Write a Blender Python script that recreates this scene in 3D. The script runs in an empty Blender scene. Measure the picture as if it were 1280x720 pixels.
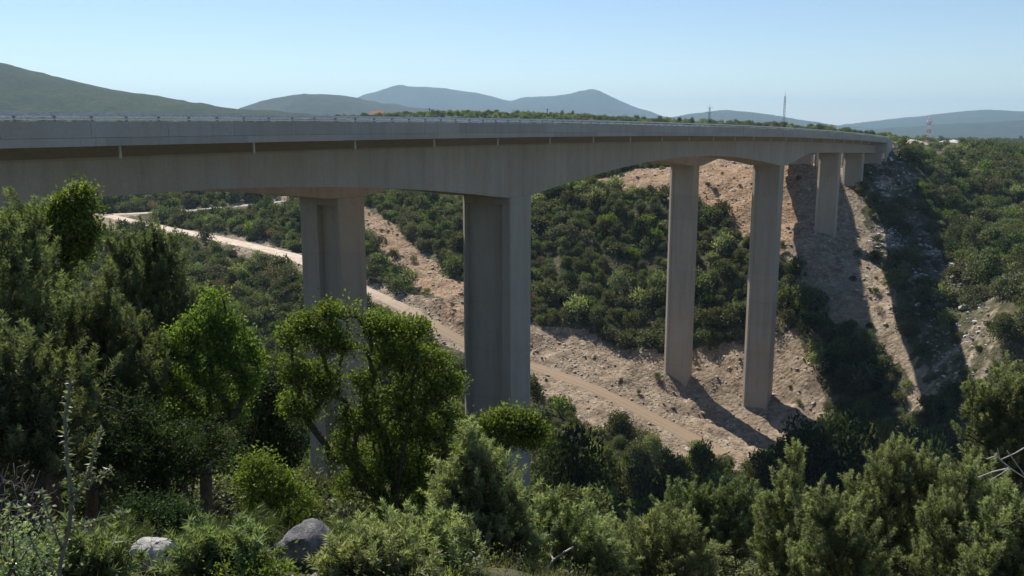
import bpy, math, random
import numpy as np
from mathutils import Vector, Matrix

R = math.radians
EYE = 60.0                                    # eye height above the datum
F = 1120.0                                    # focal length in photo pixels (1280 wide)
PITCH = math.atan(208.0 / F)
CP, SP = math.cos(PITCH), math.sin(PITCH)
sc = bpy.context.scene
COL = sc.collection

# ------------------------------------------------------------------ camera, sky, sun, exposure
cam_d = bpy.data.cameras.new('camera')
cam_d.sensor_fit = 'HORIZONTAL'
cam_d.angle = 2 * math.atan(640.0 / F)
cam_d.clip_start = 0.05
cam_d.clip_end = 60000
cam = bpy.data.objects.new('camera', cam_d)
COL.objects.link(cam)
cam.location = (0, 0, EYE)
cam.rotation_euler = (math.pi / 2 - PITCH, 0, 0)
sc.camera = cam

SUN_AZ, SUN_EL = R(-29), R(48)                # azimuth from +Y, positive to the right
sun_vec = Vector((math.sin(SUN_AZ) * math.cos(SUN_EL), math.cos(SUN_AZ) * math.cos(SUN_EL), math.sin(SUN_EL)))
sun_d = bpy.data.lights.new('sun', 'SUN')
sun_d.energy = 4.8
sun_d.angle = R(0.53)
sun_d.color = (1.0, 0.93, 0.83)
sun = bpy.data.objects.new('sun', sun_d)
COL.objects.link(sun)
sun.rotation_euler = sun_vec.to_track_quat('Z', 'Y').to_euler()
sun.location = (0, 0, 300)

world = bpy.data.worlds.new('World')
sc.world = world
world.use_nodes = True
wn, wl = world.node_tree.nodes, world.node_tree.links
wn.clear()
sky = wn.new('ShaderNodeTexSky')
sky.sky_type = 'NISHITA'
sky.sun_disc = False
sky.sun_elevation = SUN_EL
sky.sun_rotation = SUN_AZ
sky.altitude = 1300
sky.air_density = 1.0
sky.dust_density = 0.0
sky.ozone_density = 2.2
bg = wn.new('ShaderNodeBackground')
bg.inputs['Strength'].default_value = 0.08
wo = wn.new('ShaderNodeOutputWorld')
wl.new(sky.outputs[0], bg.inputs[0])
wl.new(bg.outputs[0], wo.inputs[0])

sc.view_settings.view_transform = 'Standard'
sc.view_settings.look = 'None'
sc.view_settings.exposure = 0.55
sc.view_settings.gamma = 1.0
sc.view_settings.use_curve_mapping = False
sc.cycles.max_bounces = 6
sc.cycles.diffuse_bounces = 3
sc.cycles.glossy_bounces = 2
sc.cycles.transmission_bounces = 4
sc.cycles.volume_bounces = 0
sc.cycles.transparent_max_bounces = 4

# ------------------------------------------------------------------ helpers
def P(px, py, Y):
    """Point at forward distance Y seen at photo pixel (px, py)."""
    xc, yc = (px - 640) / F, (360 - py) / F
    d = np.array((xc, CP + yc * SP, -SP + yc * CP))
    p = d * (Y / d[1])
    p[2] += EYE
    return p

def to_px(p):
    p = np.asarray(p, float)
    x, y, z = p[..., 0], p[..., 1], p[..., 2] - EYE
    zc = y * CP - z * SP
    yc = y * SP + z * CP
    return 640 + F * x / zc, 360 - F * yc / zc, zc

def mesh_np(name, verts, faces, mat=None, tint=None, smooth=False):
    """faces: int array (n, k), or a list of such arrays."""
    me = bpy.data.meshes.new(name)
    verts = np.asarray(verts, np.float32)
    fl = faces if isinstance(faces, list) else [faces]
    fl = [np.asarray(f, np.int32) for f in fl if len(f)]
    me.vertices.add(len(verts))
    me.vertices.foreach_set('co', verts.ravel())
    loops = np.concatenate([f.ravel() for f in fl])
    tot = np.concatenate([np.full(len(f), f.shape[1], np.int32) for f in fl])
    start = np.concatenate(([0], np.cumsum(tot)[:-1])).astype(np.int32)
    me.loops.add(len(loops))
    me.loops.foreach_set('vertex_index', loops)
    me.polygons.add(len(tot))
    me.polygons.foreach_set('loop_start', start)
    me.polygons.foreach_set('loop_total', tot)
    me.polygons.foreach_set('use_smooth', np.full(len(tot), bool(smooth)))
    me.update(calc_edges=True)
    if tint is not None:
        a = me.attributes.new('tint', 'FLOAT', 'POINT')
        a.data.foreach_set('value', np.asarray(tint, np.float32))
    if mat is not None:
        me.materials.append(mat)
    return me

def obj(name, me, parent=None, loc=None):
    o = bpy.data.objects.new(name, me)
    COL.objects.link(o)
    if parent is not None:
        o.parent = parent
    if loc is not None:
        o.location = loc
    return o

def tag(o, label=None, cat=None, group=None, kind=None):
    if label: o['label'] = label
    if cat: o['category'] = cat
    if group: o['group'] = group
    if kind: o['kind'] = kind
    return o

def empty(name, loc):
    o = bpy.data.objects.new(name, None)
    o.empty_display_size = 0.2
    COL.objects.link(o)
    o.location = loc
    return o

def box_vf(x0, x1, y0, y1, z0, z1):
    v = [(x0, y0, z0), (x1, y0, z0), (x1, y1, z0), (x0, y1, z0), (x0, y0, z1), (x1, y0, z1), (x1, y1, z1), (x0, y1, z1)]
    f = [(0, 3, 2, 1), (4, 5, 6, 7), (0, 1, 5, 4), (1, 2, 6, 5), (2, 3, 7, 6), (3, 0, 4, 7)]
    return v, f

def vnoise(x, y, seed=0):
    """Smooth value noise, vectorised."""
    x, y = np.asarray(x, float), np.asarray(y, float)
    xi, yi = np.floor(x).astype(np.int64), np.floor(y).astype(np.int64)
    fx, fy = x - xi, y - yi
    fx, fy = fx * fx * (3 - 2 * fx), fy * fy * (3 - 2 * fy)
    def h(a, b):
        n = (a * 374761393 + b * 668265263 + seed * 1442695041) & 0x7fffffff
        n = ((n ^ (n >> 13)) * 1274126177) & 0x7fffffff
        return ((n ^ (n >> 16)) & 0xffff) / 65535.0
    return (h(xi, yi) * (1 - fx) + h(xi + 1, yi) * fx) * (1 - fy) + (h(xi, yi + 1) * (1 - fx) + h(xi + 1, yi + 1) * fx) * fy

def fbm(x, y, seed=0, octs=4):
    s, a, t = 0, 1.0, 0
    for i in range(octs):
        s = s + a * (vnoise(x * 2 ** i, y * 2 ** i, seed + i) - 0.5)
        t += a
        a *= 0.5
    return s / t

def sstep(a, b, x):
    t = np.clip((np.asarray(x, float) - a) / (b - a), 0, 1)
    return t * t * (3 - 2 * t)

# ------------------------------------------------------------------ materials
class NT:
    def __init__(s, name):
        s.m = bpy.data.materials.new(name)
        s.m.use_nodes = True
        s.n, s.l = s.m.node_tree.nodes, s.m.node_tree.links
        s.n.clear()
        s.out = s.n.new('ShaderNodeOutputMaterial')
    def add(s, t, **kw):
        n = s.n.new('ShaderNode' + t)
        for k, v in kw.items():
            if k in n.inputs: n.inputs[k].default_value = v
            else: setattr(n, k, v)
        return n
    def link(s, a, b): s.l.new(a, b)
    def noise(s, vec, scale, detail=4, rough=0.55):
        n = s.add('TexNoise')
        n.inputs['Scale'].default_value = scale
        n.inputs['Detail'].default_value = detail
        n.inputs['Roughness'].default_value = rough
        if vec is not None: s.link(vec, n.inputs['Vector'])
        return n.outputs['Fac']
    def ramp(s, fac, stops):
        r = s.add('ValToRGB')
        e = r.color_ramp.elements
        while len(e) < len(stops): e.new(0.5)
        for i, (p, c) in enumerate(stops):
            e[i].position = p
            e[i].color = (*c, 1) if len(c) == 3 else c
        s.link(fac, r.inputs[0])
        return r.outputs[0]
    def mix(s, fac, a, b, blend='MIX'):
        n = s.add('Mix', data_type='RGBA', blend_type=blend)
        for sock, v in ((n.inputs[0], fac), (n.inputs[6], a), (n.inputs[7], b)):
            if hasattr(v, 'is_linked'): s.link(v, sock)
            elif isinstance(v, (int, float)): sock.default_value = v
            else: sock.default_value = (*v, 1) if len(v) == 3 else v
        return n.outputs[2]
    def math(s, op, a, b=0.0):
        n = s.add('Math', operation=op)
        for sock, v in ((n.inputs[0], a), (n.inputs[1], b)):
            if hasattr(v, 'is_linked'): s.link(v, sock)
            else: sock.default_value = v
        return n.outputs[0]
    def princ(s, col, rough=0.9, bump=None, bump_s=0.3, bump_d=0.05, spec=0.3, metal=0.0):
        p = s.add('BsdfPrincipled')
        if hasattr(col, 'is_linked'): s.link(col, p.inputs['Base Color'])
        else: p.inputs['Base Color'].default_value = (*col, 1)
        p.inputs['Roughness'].default_value = rough
        p.inputs['Specular IOR Level'].default_value = spec
        p.inputs['Metallic'].default_value = metal
        if bump is not None:
            b = s.add('Bump')
            b.inputs['Strength'].default_value = bump_s
            b.inputs['Distance'].default_value = bump_d
            s.link(bump, b.inputs['Height'])
            s.link(b.outputs[0], p.inputs['Normal'])
        s.link(p.outputs[0], s.out.inputs[0])
        return p

def leaf_mat(name, dark, light, trans=0.35, rough=0.45, tcol=(1.25, 1.35, 0.55), spec=0.35, vary=0.25, hue=0.016):
    t = NT(name)
    a = t.add('Attribute', attribute_name='tint')
    oi = t.add('ObjectInfo')
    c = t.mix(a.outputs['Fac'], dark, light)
    v = t.math('ADD', t.math('MULTIPLY', oi.outputs['Random'], 2 * vary), 1 - vary)
    hs = t.add('HueSaturation')
    t.link(c, hs.inputs['Color'])
    t.link(v, hs.inputs['Value'])
    h2 = t.math('ADD', t.math('MULTIPLY', oi.outputs['Random'], 2 * hue), 0.5 - hue)
    t.link(h2, hs.inputs['Hue'])
    p = t.add('BsdfPrincipled')
    t.link(hs.outputs[0], p.inputs['Base Color'])
    p.inputs['Roughness'].default_value = rough
    p.inputs['Specular IOR Level'].default_value = spec
    tr = t.add('BsdfTranslucent')
    t.link(t.mix(1.0, hs.outputs[0], tcol, 'MULTIPLY'), tr.inputs['Color'])
    ms = t.add('MixShader')
    ms.inputs[0].default_value = trans
    t.link(p.outputs[0], ms.inputs[1])
    t.link(tr.outputs[0], ms.inputs[2])
    t.link(ms.outputs[0], t.out.inputs[0])
    return t.m

M = {}
M['juniper'] = leaf_mat('juniper_needles', (0.032, 0.046, 0.024), (0.270, 0.310, 0.160), 0.40, 0.6, vary=0.14)
M['juniper_light'] = leaf_mat('pale_juniper_needles', (0.055, 0.070, 0.036), (0.420, 0.450, 0.255), 0.42, 0.6, vary=0.14)
M['broad'] = leaf_mat('glossy_leaf', (0.042, 0.072, 0.015), (0.230, 0.300, 0.060), 0.46, 0.5, spec=0.25, vary=0.12, hue=0.006)
M['broad_yellow'] = leaf_mat('yellowish_leaf', (0.085, 0.130, 0.022), (0.24, 0.31, 0.06), 0.42, 0.5, spec=0.25)
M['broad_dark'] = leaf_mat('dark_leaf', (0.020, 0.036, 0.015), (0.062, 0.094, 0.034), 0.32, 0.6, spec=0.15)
M['scrub'] = leaf_mat('scrub_leaf', (0.046, 0.058, 0.026), (0.165, 0.180, 0.074), 0.34, 0.6, vary=0.40, hue=0.03)
M['olive'] = leaf_mat('greyish_leaf', (0.070, 0.076, 0.046), (0.190, 0.195, 0.115), 0.30, 0.6, vary=0.35, hue=0.025)
M['pale'] = leaf_mat('pale_leaf', (0.12, 0.16, 0.09), (0.36, 0.40, 0.28), 0.35, 0.3, spec=0.5)
M['dry'] = leaf_mat('dry_leaf', (0.12, 0.09, 0.06), (0.26, 0.20, 0.13), 0.3, 0.7)
M['grassy'] = leaf_mat('grass_blade', (0.045, 0.075, 0.025), (0.15, 0.20, 0.07), 0.35, 0.5)

def make_bark(name, a, b):
    t = NT(name)
    tc = t.add('TexCoord')
    n = t.noise(tc.outputs['Object'], 14, 5, 0.7)
    t.princ(t.ramp(n, [(0.3, a), (0.7, b)]), 0.95, n, 0.6, 0.02, 0.1)
    return t.m
M['bark'] = make_bark('bark', (0.05, 0.038, 0.028), (0.15, 0.12, 0.095))
M['dead_wood'] = make_bark('dead_wood', (0.30, 0.28, 0.25), (0.55, 0.52, 0.48))
M['twig'] = make_bark('dry_twig', (0.12, 0.10, 0.085), (0.27, 0.235, 0.20))

def make_rock(name, a, b, c):
    t = NT(name)
    tc = t.add('TexCoord')
    n1 = t.noise(tc.outputs['Object'], 2.5, 6, 0.65)
    n2 = t.noise(tc.outputs['Object'], 11, 6, 0.7)
    oi = t.add('ObjectInfo')
    col = t.ramp(n1, [(0.3, a), (0.5, b), (0.72, c)])
    col = t.mix(0.45, col, t.ramp(n2, [(0.3, (0.25, 0.25, 0.25)), (0.7, (1, 1, 1))]), 'MULTIPLY')
    t.princ(col, 0.92, n2, 0.9, 0.06, 0.15)
    return t.m
M['limestone'] = make_rock('limestone', (0.40, 0.37, 0.33), (0.66, 0.63, 0.58), (0.82, 0.80, 0.75))
M['white_rock'] = make_rock('white_rock', (0.62, 0.59, 0.54), (0.82, 0.80, 0.76), (0.90, 0.89, 0.86))
M['grey_rock'] = make_rock('grey_rock', (0.10, 0.10, 0.105), (0.25, 0.25, 0.26), (0.42, 0.41, 0.40))
M['scree'] = make_rock('scree_stone', (0.34, 0.27, 0.20), (0.54, 0.46, 0.36), (0.72, 0.66, 0.57))

def make_concrete(name, base, streak=0.5, vary=0.05):
    t = NT(name)
    geo = t.add('NewGeometry')
    mp = t.add('Mapping')
    mp.inputs['Scale'].default_value = (1.1, 1.1, 0.09)
    t.link(geo.outputs['Position'], mp.inputs['Vector'])
    s1 = t.noise(mp.outputs[0], 1.0, 5, 0.6)
    n2 = t.noise(geo.outputs['Position'], 0.35, 5, 0.6)
    n3 = t.noise(geo.outputs['Position'], 7.0, 4, 0.6)
    oi = t.add('ObjectInfo')
    b = np.array(base)
    col = t.ramp(s1, [(0.25, tuple(b * 0.84)), (0.48, tuple(b * 0.98)), (0.75, tuple(b * 1.06))])
    warm = t.mix(t.ramp(n2, [(0.4, (0, 0, 0)), (0.68, (1, 1, 1))]), (1, 1, 1), (0.98, 0.90, 0.80))
    col = t.mix(0.8, col, warm, 'MULTIPLY')
    col = t.mix(0.25, col, t.ramp(n3, [(0.3, (0.5, 0.5, 0.5)), (0.7, (1, 1, 1))]), 'MULTIPLY')
    mp2 = t.add('Mapping')
    mp2.inputs['Scale'].default_value = (2.6, 2.6, 0.22)
    t.link(geo.outputs['Position'], mp2.inputs['Vector'])
    drip = t.ramp(t.noise(mp2.outputs[0], 1.0, 3, 0.7), [(0.60, (1, 1, 1)), (0.74, (0.66, 0.63, 0.58))])
    col = t.mix(streak, col, drip, 'MULTIPLY')
    blot = t.ramp(t.noise(geo.outputs['Position'], 0.9, 5, 0.7), [(0.62, (1, 1, 1)), (0.75, (0.72, 0.69, 0.64))])
    col = t.mix(streak, col, blot, 'MULTIPLY')
    hs = t.add('HueSaturation')
    t.link(col, hs.inputs['Color'])
    t.link(t.math('ADD', t.math('MULTIPLY', oi.outputs['Random'], 2 * vary), 1 - vary), hs.inputs['Value'])
    t.princ(hs.outputs[0], 0.88, n3, 0.25, 0.02, 0.25)
    return t.m
M['concrete'] = make_concrete('concrete', (0.47, 0.395, 0.315), vary=0.06)
M['concrete_edge'] = make_concrete('edge_concrete', (0.47, 0.43, 0.39), vary=0.07)
M['concrete_pier'] = make_concrete('pier_concrete', (0.45, 0.395, 0.33), vary=0.05)

def simple(name, col, rough=0.6, metal=0.0, n_scale=6.0, var=0.25):
    t = NT(name)
    tc = t.add('TexCoord')
    n = t.noise(tc.outputs['Object'], n_scale, 4, 0.6)
    c = np.array(col)
    t.princ(t.ramp(n, [(0.3, tuple(c * (1 - var))), (0.7, tuple(np.minimum(c * (1 + var * 0.5), 0.95)))]), rough, n, 0.1, 0.01, 0.4, metal)
    return t.m
M['galv'] = simple('galvanised_steel', (0.72, 0.73, 0.74), 0.4, 0.35)
M['steel_dark'] = simple('weathered_steel', (0.22, 0.23, 0.25), 0.5, 0.6)
M['asphalt'] = simple('asphalt', (0.05, 0.05, 0.052), 0.9, 0.0, 3.0)
M['red_paint'] = simple('red_paint', (0.55, 0.06, 0.04), 0.5)
M['white_paint'] = simple('white_paint', (0.80, 0.80, 0.78), 0.5)
M['roof_tile'] = simple('roof_tile', (0.48, 0.17, 0.09), 0.8)
M['plaster'] = simple('plaster', (0.68, 0.60, 0.50), 0.9)
M['glass'] = simple('window_glass', (0.03, 0.035, 0.04), 0.1)
M['wood_pole'] = simple('wooden_pole', (0.10, 0.085, 0.07), 0.9)
M['drain'] = simple('drain_pipe_plastic', (0.60, 0.54, 0.42), 0.6)

def make_ground():
    t = NT('ground')
    geo = t.add('NewGeometry')
    pos = geo.outputs['Position']
    at = t.add('Attribute', attribute_name='bare')
    ao = t.add('Attribute', attribute_name='orange')
    n1 = t.noise(pos, 0.05, 5, 0.6)
    n2 = t.noise(pos, 0.45, 6, 0.7)
    n3 = t.noise(pos, 3.2, 5, 0.7)
    # loose stony soil
    soil_o = t.ramp(n2, [(0.28, (0.20, 0.128, 0.078)), (0.5, (0.315, 0.215, 0.14)), (0.72, (0.43, 0.325, 0.235))])
    soil_g = t.ramp(n2, [(0.28, (0.17, 0.132, 0.095)), (0.5, (0.285, 0.232, 0.172)), (0.72, (0.42, 0.365, 0.29))])
    soil = t.mix(ao.outputs['Fac'], soil_g, soil_o)
    vor = t.add('TexVoronoi')
    vor.inputs['Scale'].default_value = 1.1
    t.link(pos, vor.inputs['Vector'])
    peb = t.ramp(vor.outputs['Color'], [(0.2, (0.62, 0.58, 0.54)), (0.8, (1.22, 1.18, 1.12))])
    soil = t.mix(0.55, soil, peb, 'MULTIPLY')
    # leaf litter, dry grass and low scrub between the bushes
    duff = t.ramp(n2, [(0.3, (0.040, 0.045, 0.024)), (0.5, (0.085, 0.080, 0.045)), (0.66, (0.15, 0.135, 0.095)), (0.8, (0.26, 0.24, 0.20))])
    far = t.ramp(n1, [(0.3, (0.035, 0.052, 0.024)), (0.5, (0.070, 0.085, 0.038)), (0.72, (0.16, 0.15, 0.09))])
    sep = t.add('SeparateXYZ')
    t.link(pos, sep.inputs[0])
    fy = t.math('MULTIPLY', t.math('SUBTRACT', sep.outputs[1], 450.0), 1 / 400.0)
    fy.node.use_clamp = True
    duff = t.mix(fy, duff, far)
    edge = t.math('ADD', at.outputs['Fac'], t.math('MULTIPLY', t.math('SUBTRACT', n2, 0.5), 0.9))
    mask = t.ramp(edge, [(0.42, (0, 0, 0)), (0.6, (1, 1, 1))])
    col = t.mix(mask, duff, soil)
    h = t.math('ADD', t.math('MULTIPLY', n2, 1.0), t.math('MULTIPLY', n3, 0.35))
    h = t.math('SUBTRACT', h, t.math('MULTIPLY', vor.outputs['Distance'], 0.5))
    t.princ(col, 0.97, h, 0.9, 0.5, 0.1)
    return t.m
M['ground'] = make_ground()

def make_track():
    t = NT('track_dust')
    geo = t.add('NewGeometry')
    n = t.noise(geo.outputs['Position'], 0.6, 6, 0.7)
    n2 = t.noise(geo.outputs['Position'], 5, 5, 0.7)
    c = t.ramp(n, [(0.3, (0.42, 0.33, 0.25)), (0.6, (0.62, 0.53, 0.43)), (0.8, (0.70, 0.63, 0.54))])
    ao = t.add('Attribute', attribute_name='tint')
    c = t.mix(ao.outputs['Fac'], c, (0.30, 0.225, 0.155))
    t.princ(c, 0.97, n2, 0.5, 0.06, 0.1)
    return t.m
M['track'] = make_track()

def make_hill(name, a, b, c, scale):
    t = NT(name)
    geo = t.add('NewGeometry')
    n = t.noise(geo.outputs['Position'], scale, 6, 0.7)
    n2 = t.noise(geo.outputs['Position'], scale * 9, 4, 0.75)
    col = t.mix(0.5, t.ramp(n, [(0.3, a), (0.5, b), (0.72, c)]), t.ramp(n2, [(0.35, tuple(np.array(a) * 0.7)), (0.65, c)]))
    t.princ(col, 1.0, n2, 1.0, 6.0, 0.05)
    return t.m
M['near_hill'] = make_hill('scrub_hillside', (0.016, 0.028, 0.010), (0.032, 0.050, 0.018), (0.070, 0.082, 0.034), 0.012)
M['far_hill'] = make_hill('far_hillside', (0.018, 0.028, 0.014), (0.030, 0.042, 0.021), (0.058, 0.066, 0.038), 0.004)

# ------------------------------------------------------------------ terrain
# bridge axis (needed for the ground too): fascia line of the near viaduct
HEAD = math.atan(0.624)
AX = np.array((math.sin(HEAD), math.cos(HEAD)))
NX = np.array((math.cos(HEAD), -math.sin(HEAD)))      # horizontally, towards the camera side
FAS0 = np.array((-23.4, 44.4))
def br(s, lat):
    """Plan point at station s, lat metres behind the near fascia."""
    return FAS0 + AX * s - NX * lat
def station(px, lat):
    r = (px - 640) / F * CP
    p = br(0, lat)
    return (p[0] - r * p[1]) / (r * AX[1] - AX[0])
def deck_z(s):
    Y = FAS0[1] + AX[1] * s
    return EYE - max(Y - 46.0, 0) ** 2 / 9000.0
LATN, LATF = 5.6, 5.6 + 17.0
S_P2, S_P4, S_P5, S_P6 = station(619, LATN), station(963.5, LATN), station(1040, LATN), station(1070.5, LATN)
S_P1, S_P3 = station(409, LATF), station(857.5, LATF)

TRACK = [(130, 268, 300), (250, 293, 270), (368, 320, 238), (452, 360, 212), (575, 430, 183), (664, 457, 178), (760, 492, 168), (870, 550, 154), (930, 587, 146)]
TRACK2 = [(130, 268, 300), (200, 265, 312), (300, 257, 320), (380, 249, 318), (440, 245, 318)]
SCAR = [(440, 262, 283), (475, 285, 262), (520, 322, 232), (575, 382, 200), (600, 405, 192)]
ctrl = [P(*t) for t in TRACK] + [P(*t) for t in TRACK2[1:]] + [P(*t) for t in SCAR]
for t in [(664, 405, 196), (760, 400, 196), (760, 320, 222), (740, 235, 255), (760, 215, 285), (840, 206, 292), (900, 199, 280), (940, 290, 216),
          (1000, 300, 206), (1000, 400, 181), (1020, 480, 168), (1060, 520, 160), (1095, 340, 192), (1130, 430, 167), (1165, 505, 150),
          (1150, 300, 216), (1190, 430, 160), (1205, 480, 146), (1150, 200, 300), (1280, 200, 330), (1280, 300, 205), (1280, 400, 145), (1222, 400, 158),
          (1200, 250, 245), (870, 400, 192), (850, 500, 172), (948, 513, 168), (960, 330, 203), (560, 330, 228), (480, 340, 224), (520, 258, 292),
          (300, 450, 168), (300, 380, 200), (200, 400, 188), (100, 330, 242), (400, 520, 142), (400, 600, 118), (560, 470, 166), (700, 520, 150), (780, 560, 143),
          (1038, 293, 210), (1071, 228, 234), (1112, 182, 256), (1100, 186, 250), (1092, 196, 245), (560, 540, 140), (1000, 196, 256), (980, 200, 268), (1030, 196, 260), (1045, 205, 252)]:
    ctrl.append(P(*t))
for x, y, z in [(0, 0, -1.7), (0, -15, 0.5), (-10, 0, -1.5), (12, 0, -4.2), (-4, 7.5, -3.85), (1.5, 7.5, -4.4), (5, 7, -5.6), (9, 7, -7.0), (0, 12, -6.4), (5, 12, -8.6), (-8, 12, -6.3), (10, 12, -10.2),
                (0, 16, -8.8), (7, 16, -11.6), (0, 22, -12.0), (-15, 22, -10.5), (16, 22, -16.5), (0, 30, -15), (-20, 32, -15), (24, 32, -22.5), (0, 45, -23.5), (-30, 45, -20.5), (30, 45, -28),
                (0, 60, -32), (35, 62, -38), (-35, 62, -27.5), (0, 76, -39), (-30, 80, -35.5), (10, 92, -45.5), (-25, 97, -42.5), (40, 85, -47), (25, 112, -53), (55, 115, -55), (40, 130, -57), (75, 130, -53),
                (70, 70, -44), (110, 90, -46), (110, 130, -44), (150, 160, -32), (150, 80, -40), (60, 30, -26), (100, 20, -26), (200, 150, -20), (220, 60, -25),
                (-60, 30, -11), (-70, 65, -22), (-75, 110, -38), (-110, 160, -38), (-130, 210, -34), (-140, 260, -30), (-100, 70, -16), (-150, 130, -24), (-200, 240, -22),
                (-60, -20, -3), (40, -30, -3), (-130, 0, -4), (140, -40, -8), (-45, 8, -6), (-30, -12, -2.5),
                (-130, 345, -25), (-60, 350, -24), (0, 350, -19), (60, 345, -13), (110, 340, -9.5), (-200, 340, -22),
                (-120, 430, -8), (-40, 440, -2.2), (40, 440, -2.2), (110, 420, -4.0), (160, 405, -7.0), (205, 400, -11.5), (240, 400, -14), (300, 330, -18), (280, 220, -20),
                (-300, 420, -9), (-350, 200, -10), (-330, 0, -5), (330, 60, -12), (360, 250, -13), (0, -150, 2), (200, -150, -5), (-250, -150, 0),
                (-200, 620, -5), (0, 650, -4), (200, 620, -14), (400, 560, -18), (-450, 500, -6), (560, 350, -11), (600, 0, -10), (0, -400, 0), (-600, 0, -4), (450, -350, -6), (-450, -350, -2)]:
    ctrl.append(np.array((x, y, z + EYE)))
ctrl = np.array(ctrl)
cx, cz = ctrl[:, :2] / 100.0, ctrl[:, 2]
def _phi(r2): return np.where(r2 > 1e-12, 0.5 * r2 * np.log(np.maximum(r2, 1e-12)), 0.0)
nC = len(cx)
_K = _phi(((cx[:, None] - cx[None]) ** 2).sum(-1)) + np.eye(nC) * 2e-4
_A = np.zeros((nC + 3, nC + 3))
_A[:nC, :nC] = _K
_A[:nC, nC] = 1
_A[:nC, nC + 1:] = cx
_A[nC, :nC] = 1
_A[nC + 1:, :nC] = cx.T
_W = np.linalg.solve(_A, np.concatenate((cz, np.zeros(3))))
def tps(x, y):
    x, y = np.asarray(x, float).ravel() / 100, np.asarray(y, float).ravel() / 100
    out = np.empty(len(x))
    for i in range(0, len(x), 20000):
        a, b = x[i:i + 20000], y[i:i + 20000]
        r2 = (a[:, None] - cx[None, :, 0]) ** 2 + (b[:, None] - cx[None, :, 1]) ** 2
        out[i:i + 20000] = _phi(r2) @ _W[:nC] + _W[nC] + _W[nC + 1] * a + _W[nC + 2] * b
    return out

def polyline(pts, step=1.5):
    pts = np.array(pts)
    seg = np.linalg.norm(np.diff(pts[:, :2], axis=0), axis=1)
    s = np.concatenate(([0], np.cumsum(seg)))
    q = np.arange(0, s[-1], step)
    o = np.stack([np.interp(q, s, pts[:, i]) for i in range(3)], 1)
    k = np.ones(9) / 9
    for _ in range(2):
        pad = np.concatenate((np.repeat(o[:1], 4, 0), o, np.repeat(o[-1:], 4, 0)))
        sm = np.stack([np.convolve(pad[:, i], k, 'valid') for i in range(3)], 1)
        o = sm
    return o
trk = polyline([P(*t) for t in TRACK])
trk2 = polyline([P(*t) for t in TRACK2])
scar = polyline([P(*t) for t in SCAR])
trk[:, 2] = tps(trk[:, 0], trk[:, 1])
trk2[:, 2] = tps(trk2[:, 0], trk2[:, 1])
for _ in range(3):
    for q in (trk, trk2):
        pad = np.concatenate((np.repeat(q[:1, 2], 4), q[:, 2], np.repeat(q[-1:, 2], 4)))
        q[:, 2] = np.convolve(pad, np.ones(9) / 9, 'valid')

def near_line(x, y, line):
    """distance to a polyline and the height of its nearest vertex"""
    d = np.full(len(x), 1e9)
    z = np.zeros(len(x))
    lo, hi = line[:, :2].min(0) - 25, line[:, :2].max(0) + 25
    ix = np.where((x > lo[0]) & (x < hi[0]) & (y > lo[1]) & (y < hi[1]))[0]
    for i in range(0, len(ix), 20000):
        j = ix[i:i + 20000]
        dd = np.hypot(x[j, None] - line[None, :, 0], y[j, None] - line[None, :, 1])
        k = dd.argmin(1)
        d[j] = dd[np.arange(len(j)), k]
        w = 1 / (dd ** 4 + 1e-3)
        z[j] = (w * line[None, :, 2]).sum(1) / w.sum(1)
    return d, z

def in_poly(x, y, poly):
    x, y = np.asarray(x), np.asarray(y)
    r = np.zeros(x.shape, bool)
    n = len(poly)
    for i in range(n):
        x0, y0 = poly[i][:2]
        x1, y1 = poly[(i + 1) % n][:2]
        c = ((y0 > y) != (y1 > y)) & (x < (x1 - x0) * (y - y0) / (y1 - y0 + 1e-12) + x0)
        r ^= c
    return r
BARE = [[P(*t) for t in q] for q in (
    [(640, 402, 196), (735, 402, 195), (800, 428, 187), (860, 440, 184), (930, 446, 182), (1000, 455, 178), (1030, 490, 167), (1015, 540, 157), (965, 580, 149), (925, 612, 141),
     (880, 600, 142), (800, 590, 144), (730, 575, 147), (690, 520, 158), (640, 490, 168)],
    [(725, 226, 262), (800, 210, 288), (900, 198, 284), (990, 200, 275), (1000, 300, 208), (965, 335, 201), (935, 292, 215), (890, 262, 230), (830, 254, 240), (780, 243, 250)],
    [(985, 215, 255), (1062, 212, 245), (1092, 300, 206), (1112, 380, 181), (1175, 508, 149), (1150, 515, 150), (1112, 440, 166), (1090, 410, 173), (1020, 405, 180), (985, 330, 200)],
    [(110, 272, 296), (180, 285, 276), (150, 310, 260), (100, 310, 262)],
    [(270, 300, 262), (330, 318, 242), (375, 330, 232), (375, 350, 222), (300, 322, 246)],
    [(295, 258, 318), (375, 246, 330), (375, 262, 305), (330, 264, 305)],
)]
CLIFF = [P(*t) for t in [(1080, 200, 255), (1115, 195, 262), (1135, 250, 240), (1200, 350, 190), (1235, 420, 160), (1235, 490, 140), (1190, 500, 145), (1120, 370, 185), (1090, 280, 212)]]
ORANGE = BARE[1]

def bare_at(x, y):
    x, y = np.asarray(x, float).ravel(), np.asarray(y, float).ravel()
    jx = x + fbm(x / 7, y / 7, 41, 3) * 7
    jy = y + fbm(x / 7, y / 7, 51, 3) * 7
    b = np.zeros(len(x))
    for p in BARE: b = np.maximum(b, in_poly(jx, jy, p) * 1.0)
    for line, a0, a1 in ((trk, 3.0, 6.0), (trk2, 2.5, 5.0), (scar, 3.6, 5.8)):
        d, _ = near_line(jx, jy, line)
        b = np.maximum(b, 1 - sstep(a0, a1, d))
    b = np.maximum(b, in_poly(jx, jy, CLIFF) * (0.38 + 0.8 * fbm(x / 6, y / 6, 61, 3)))
    return b

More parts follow.
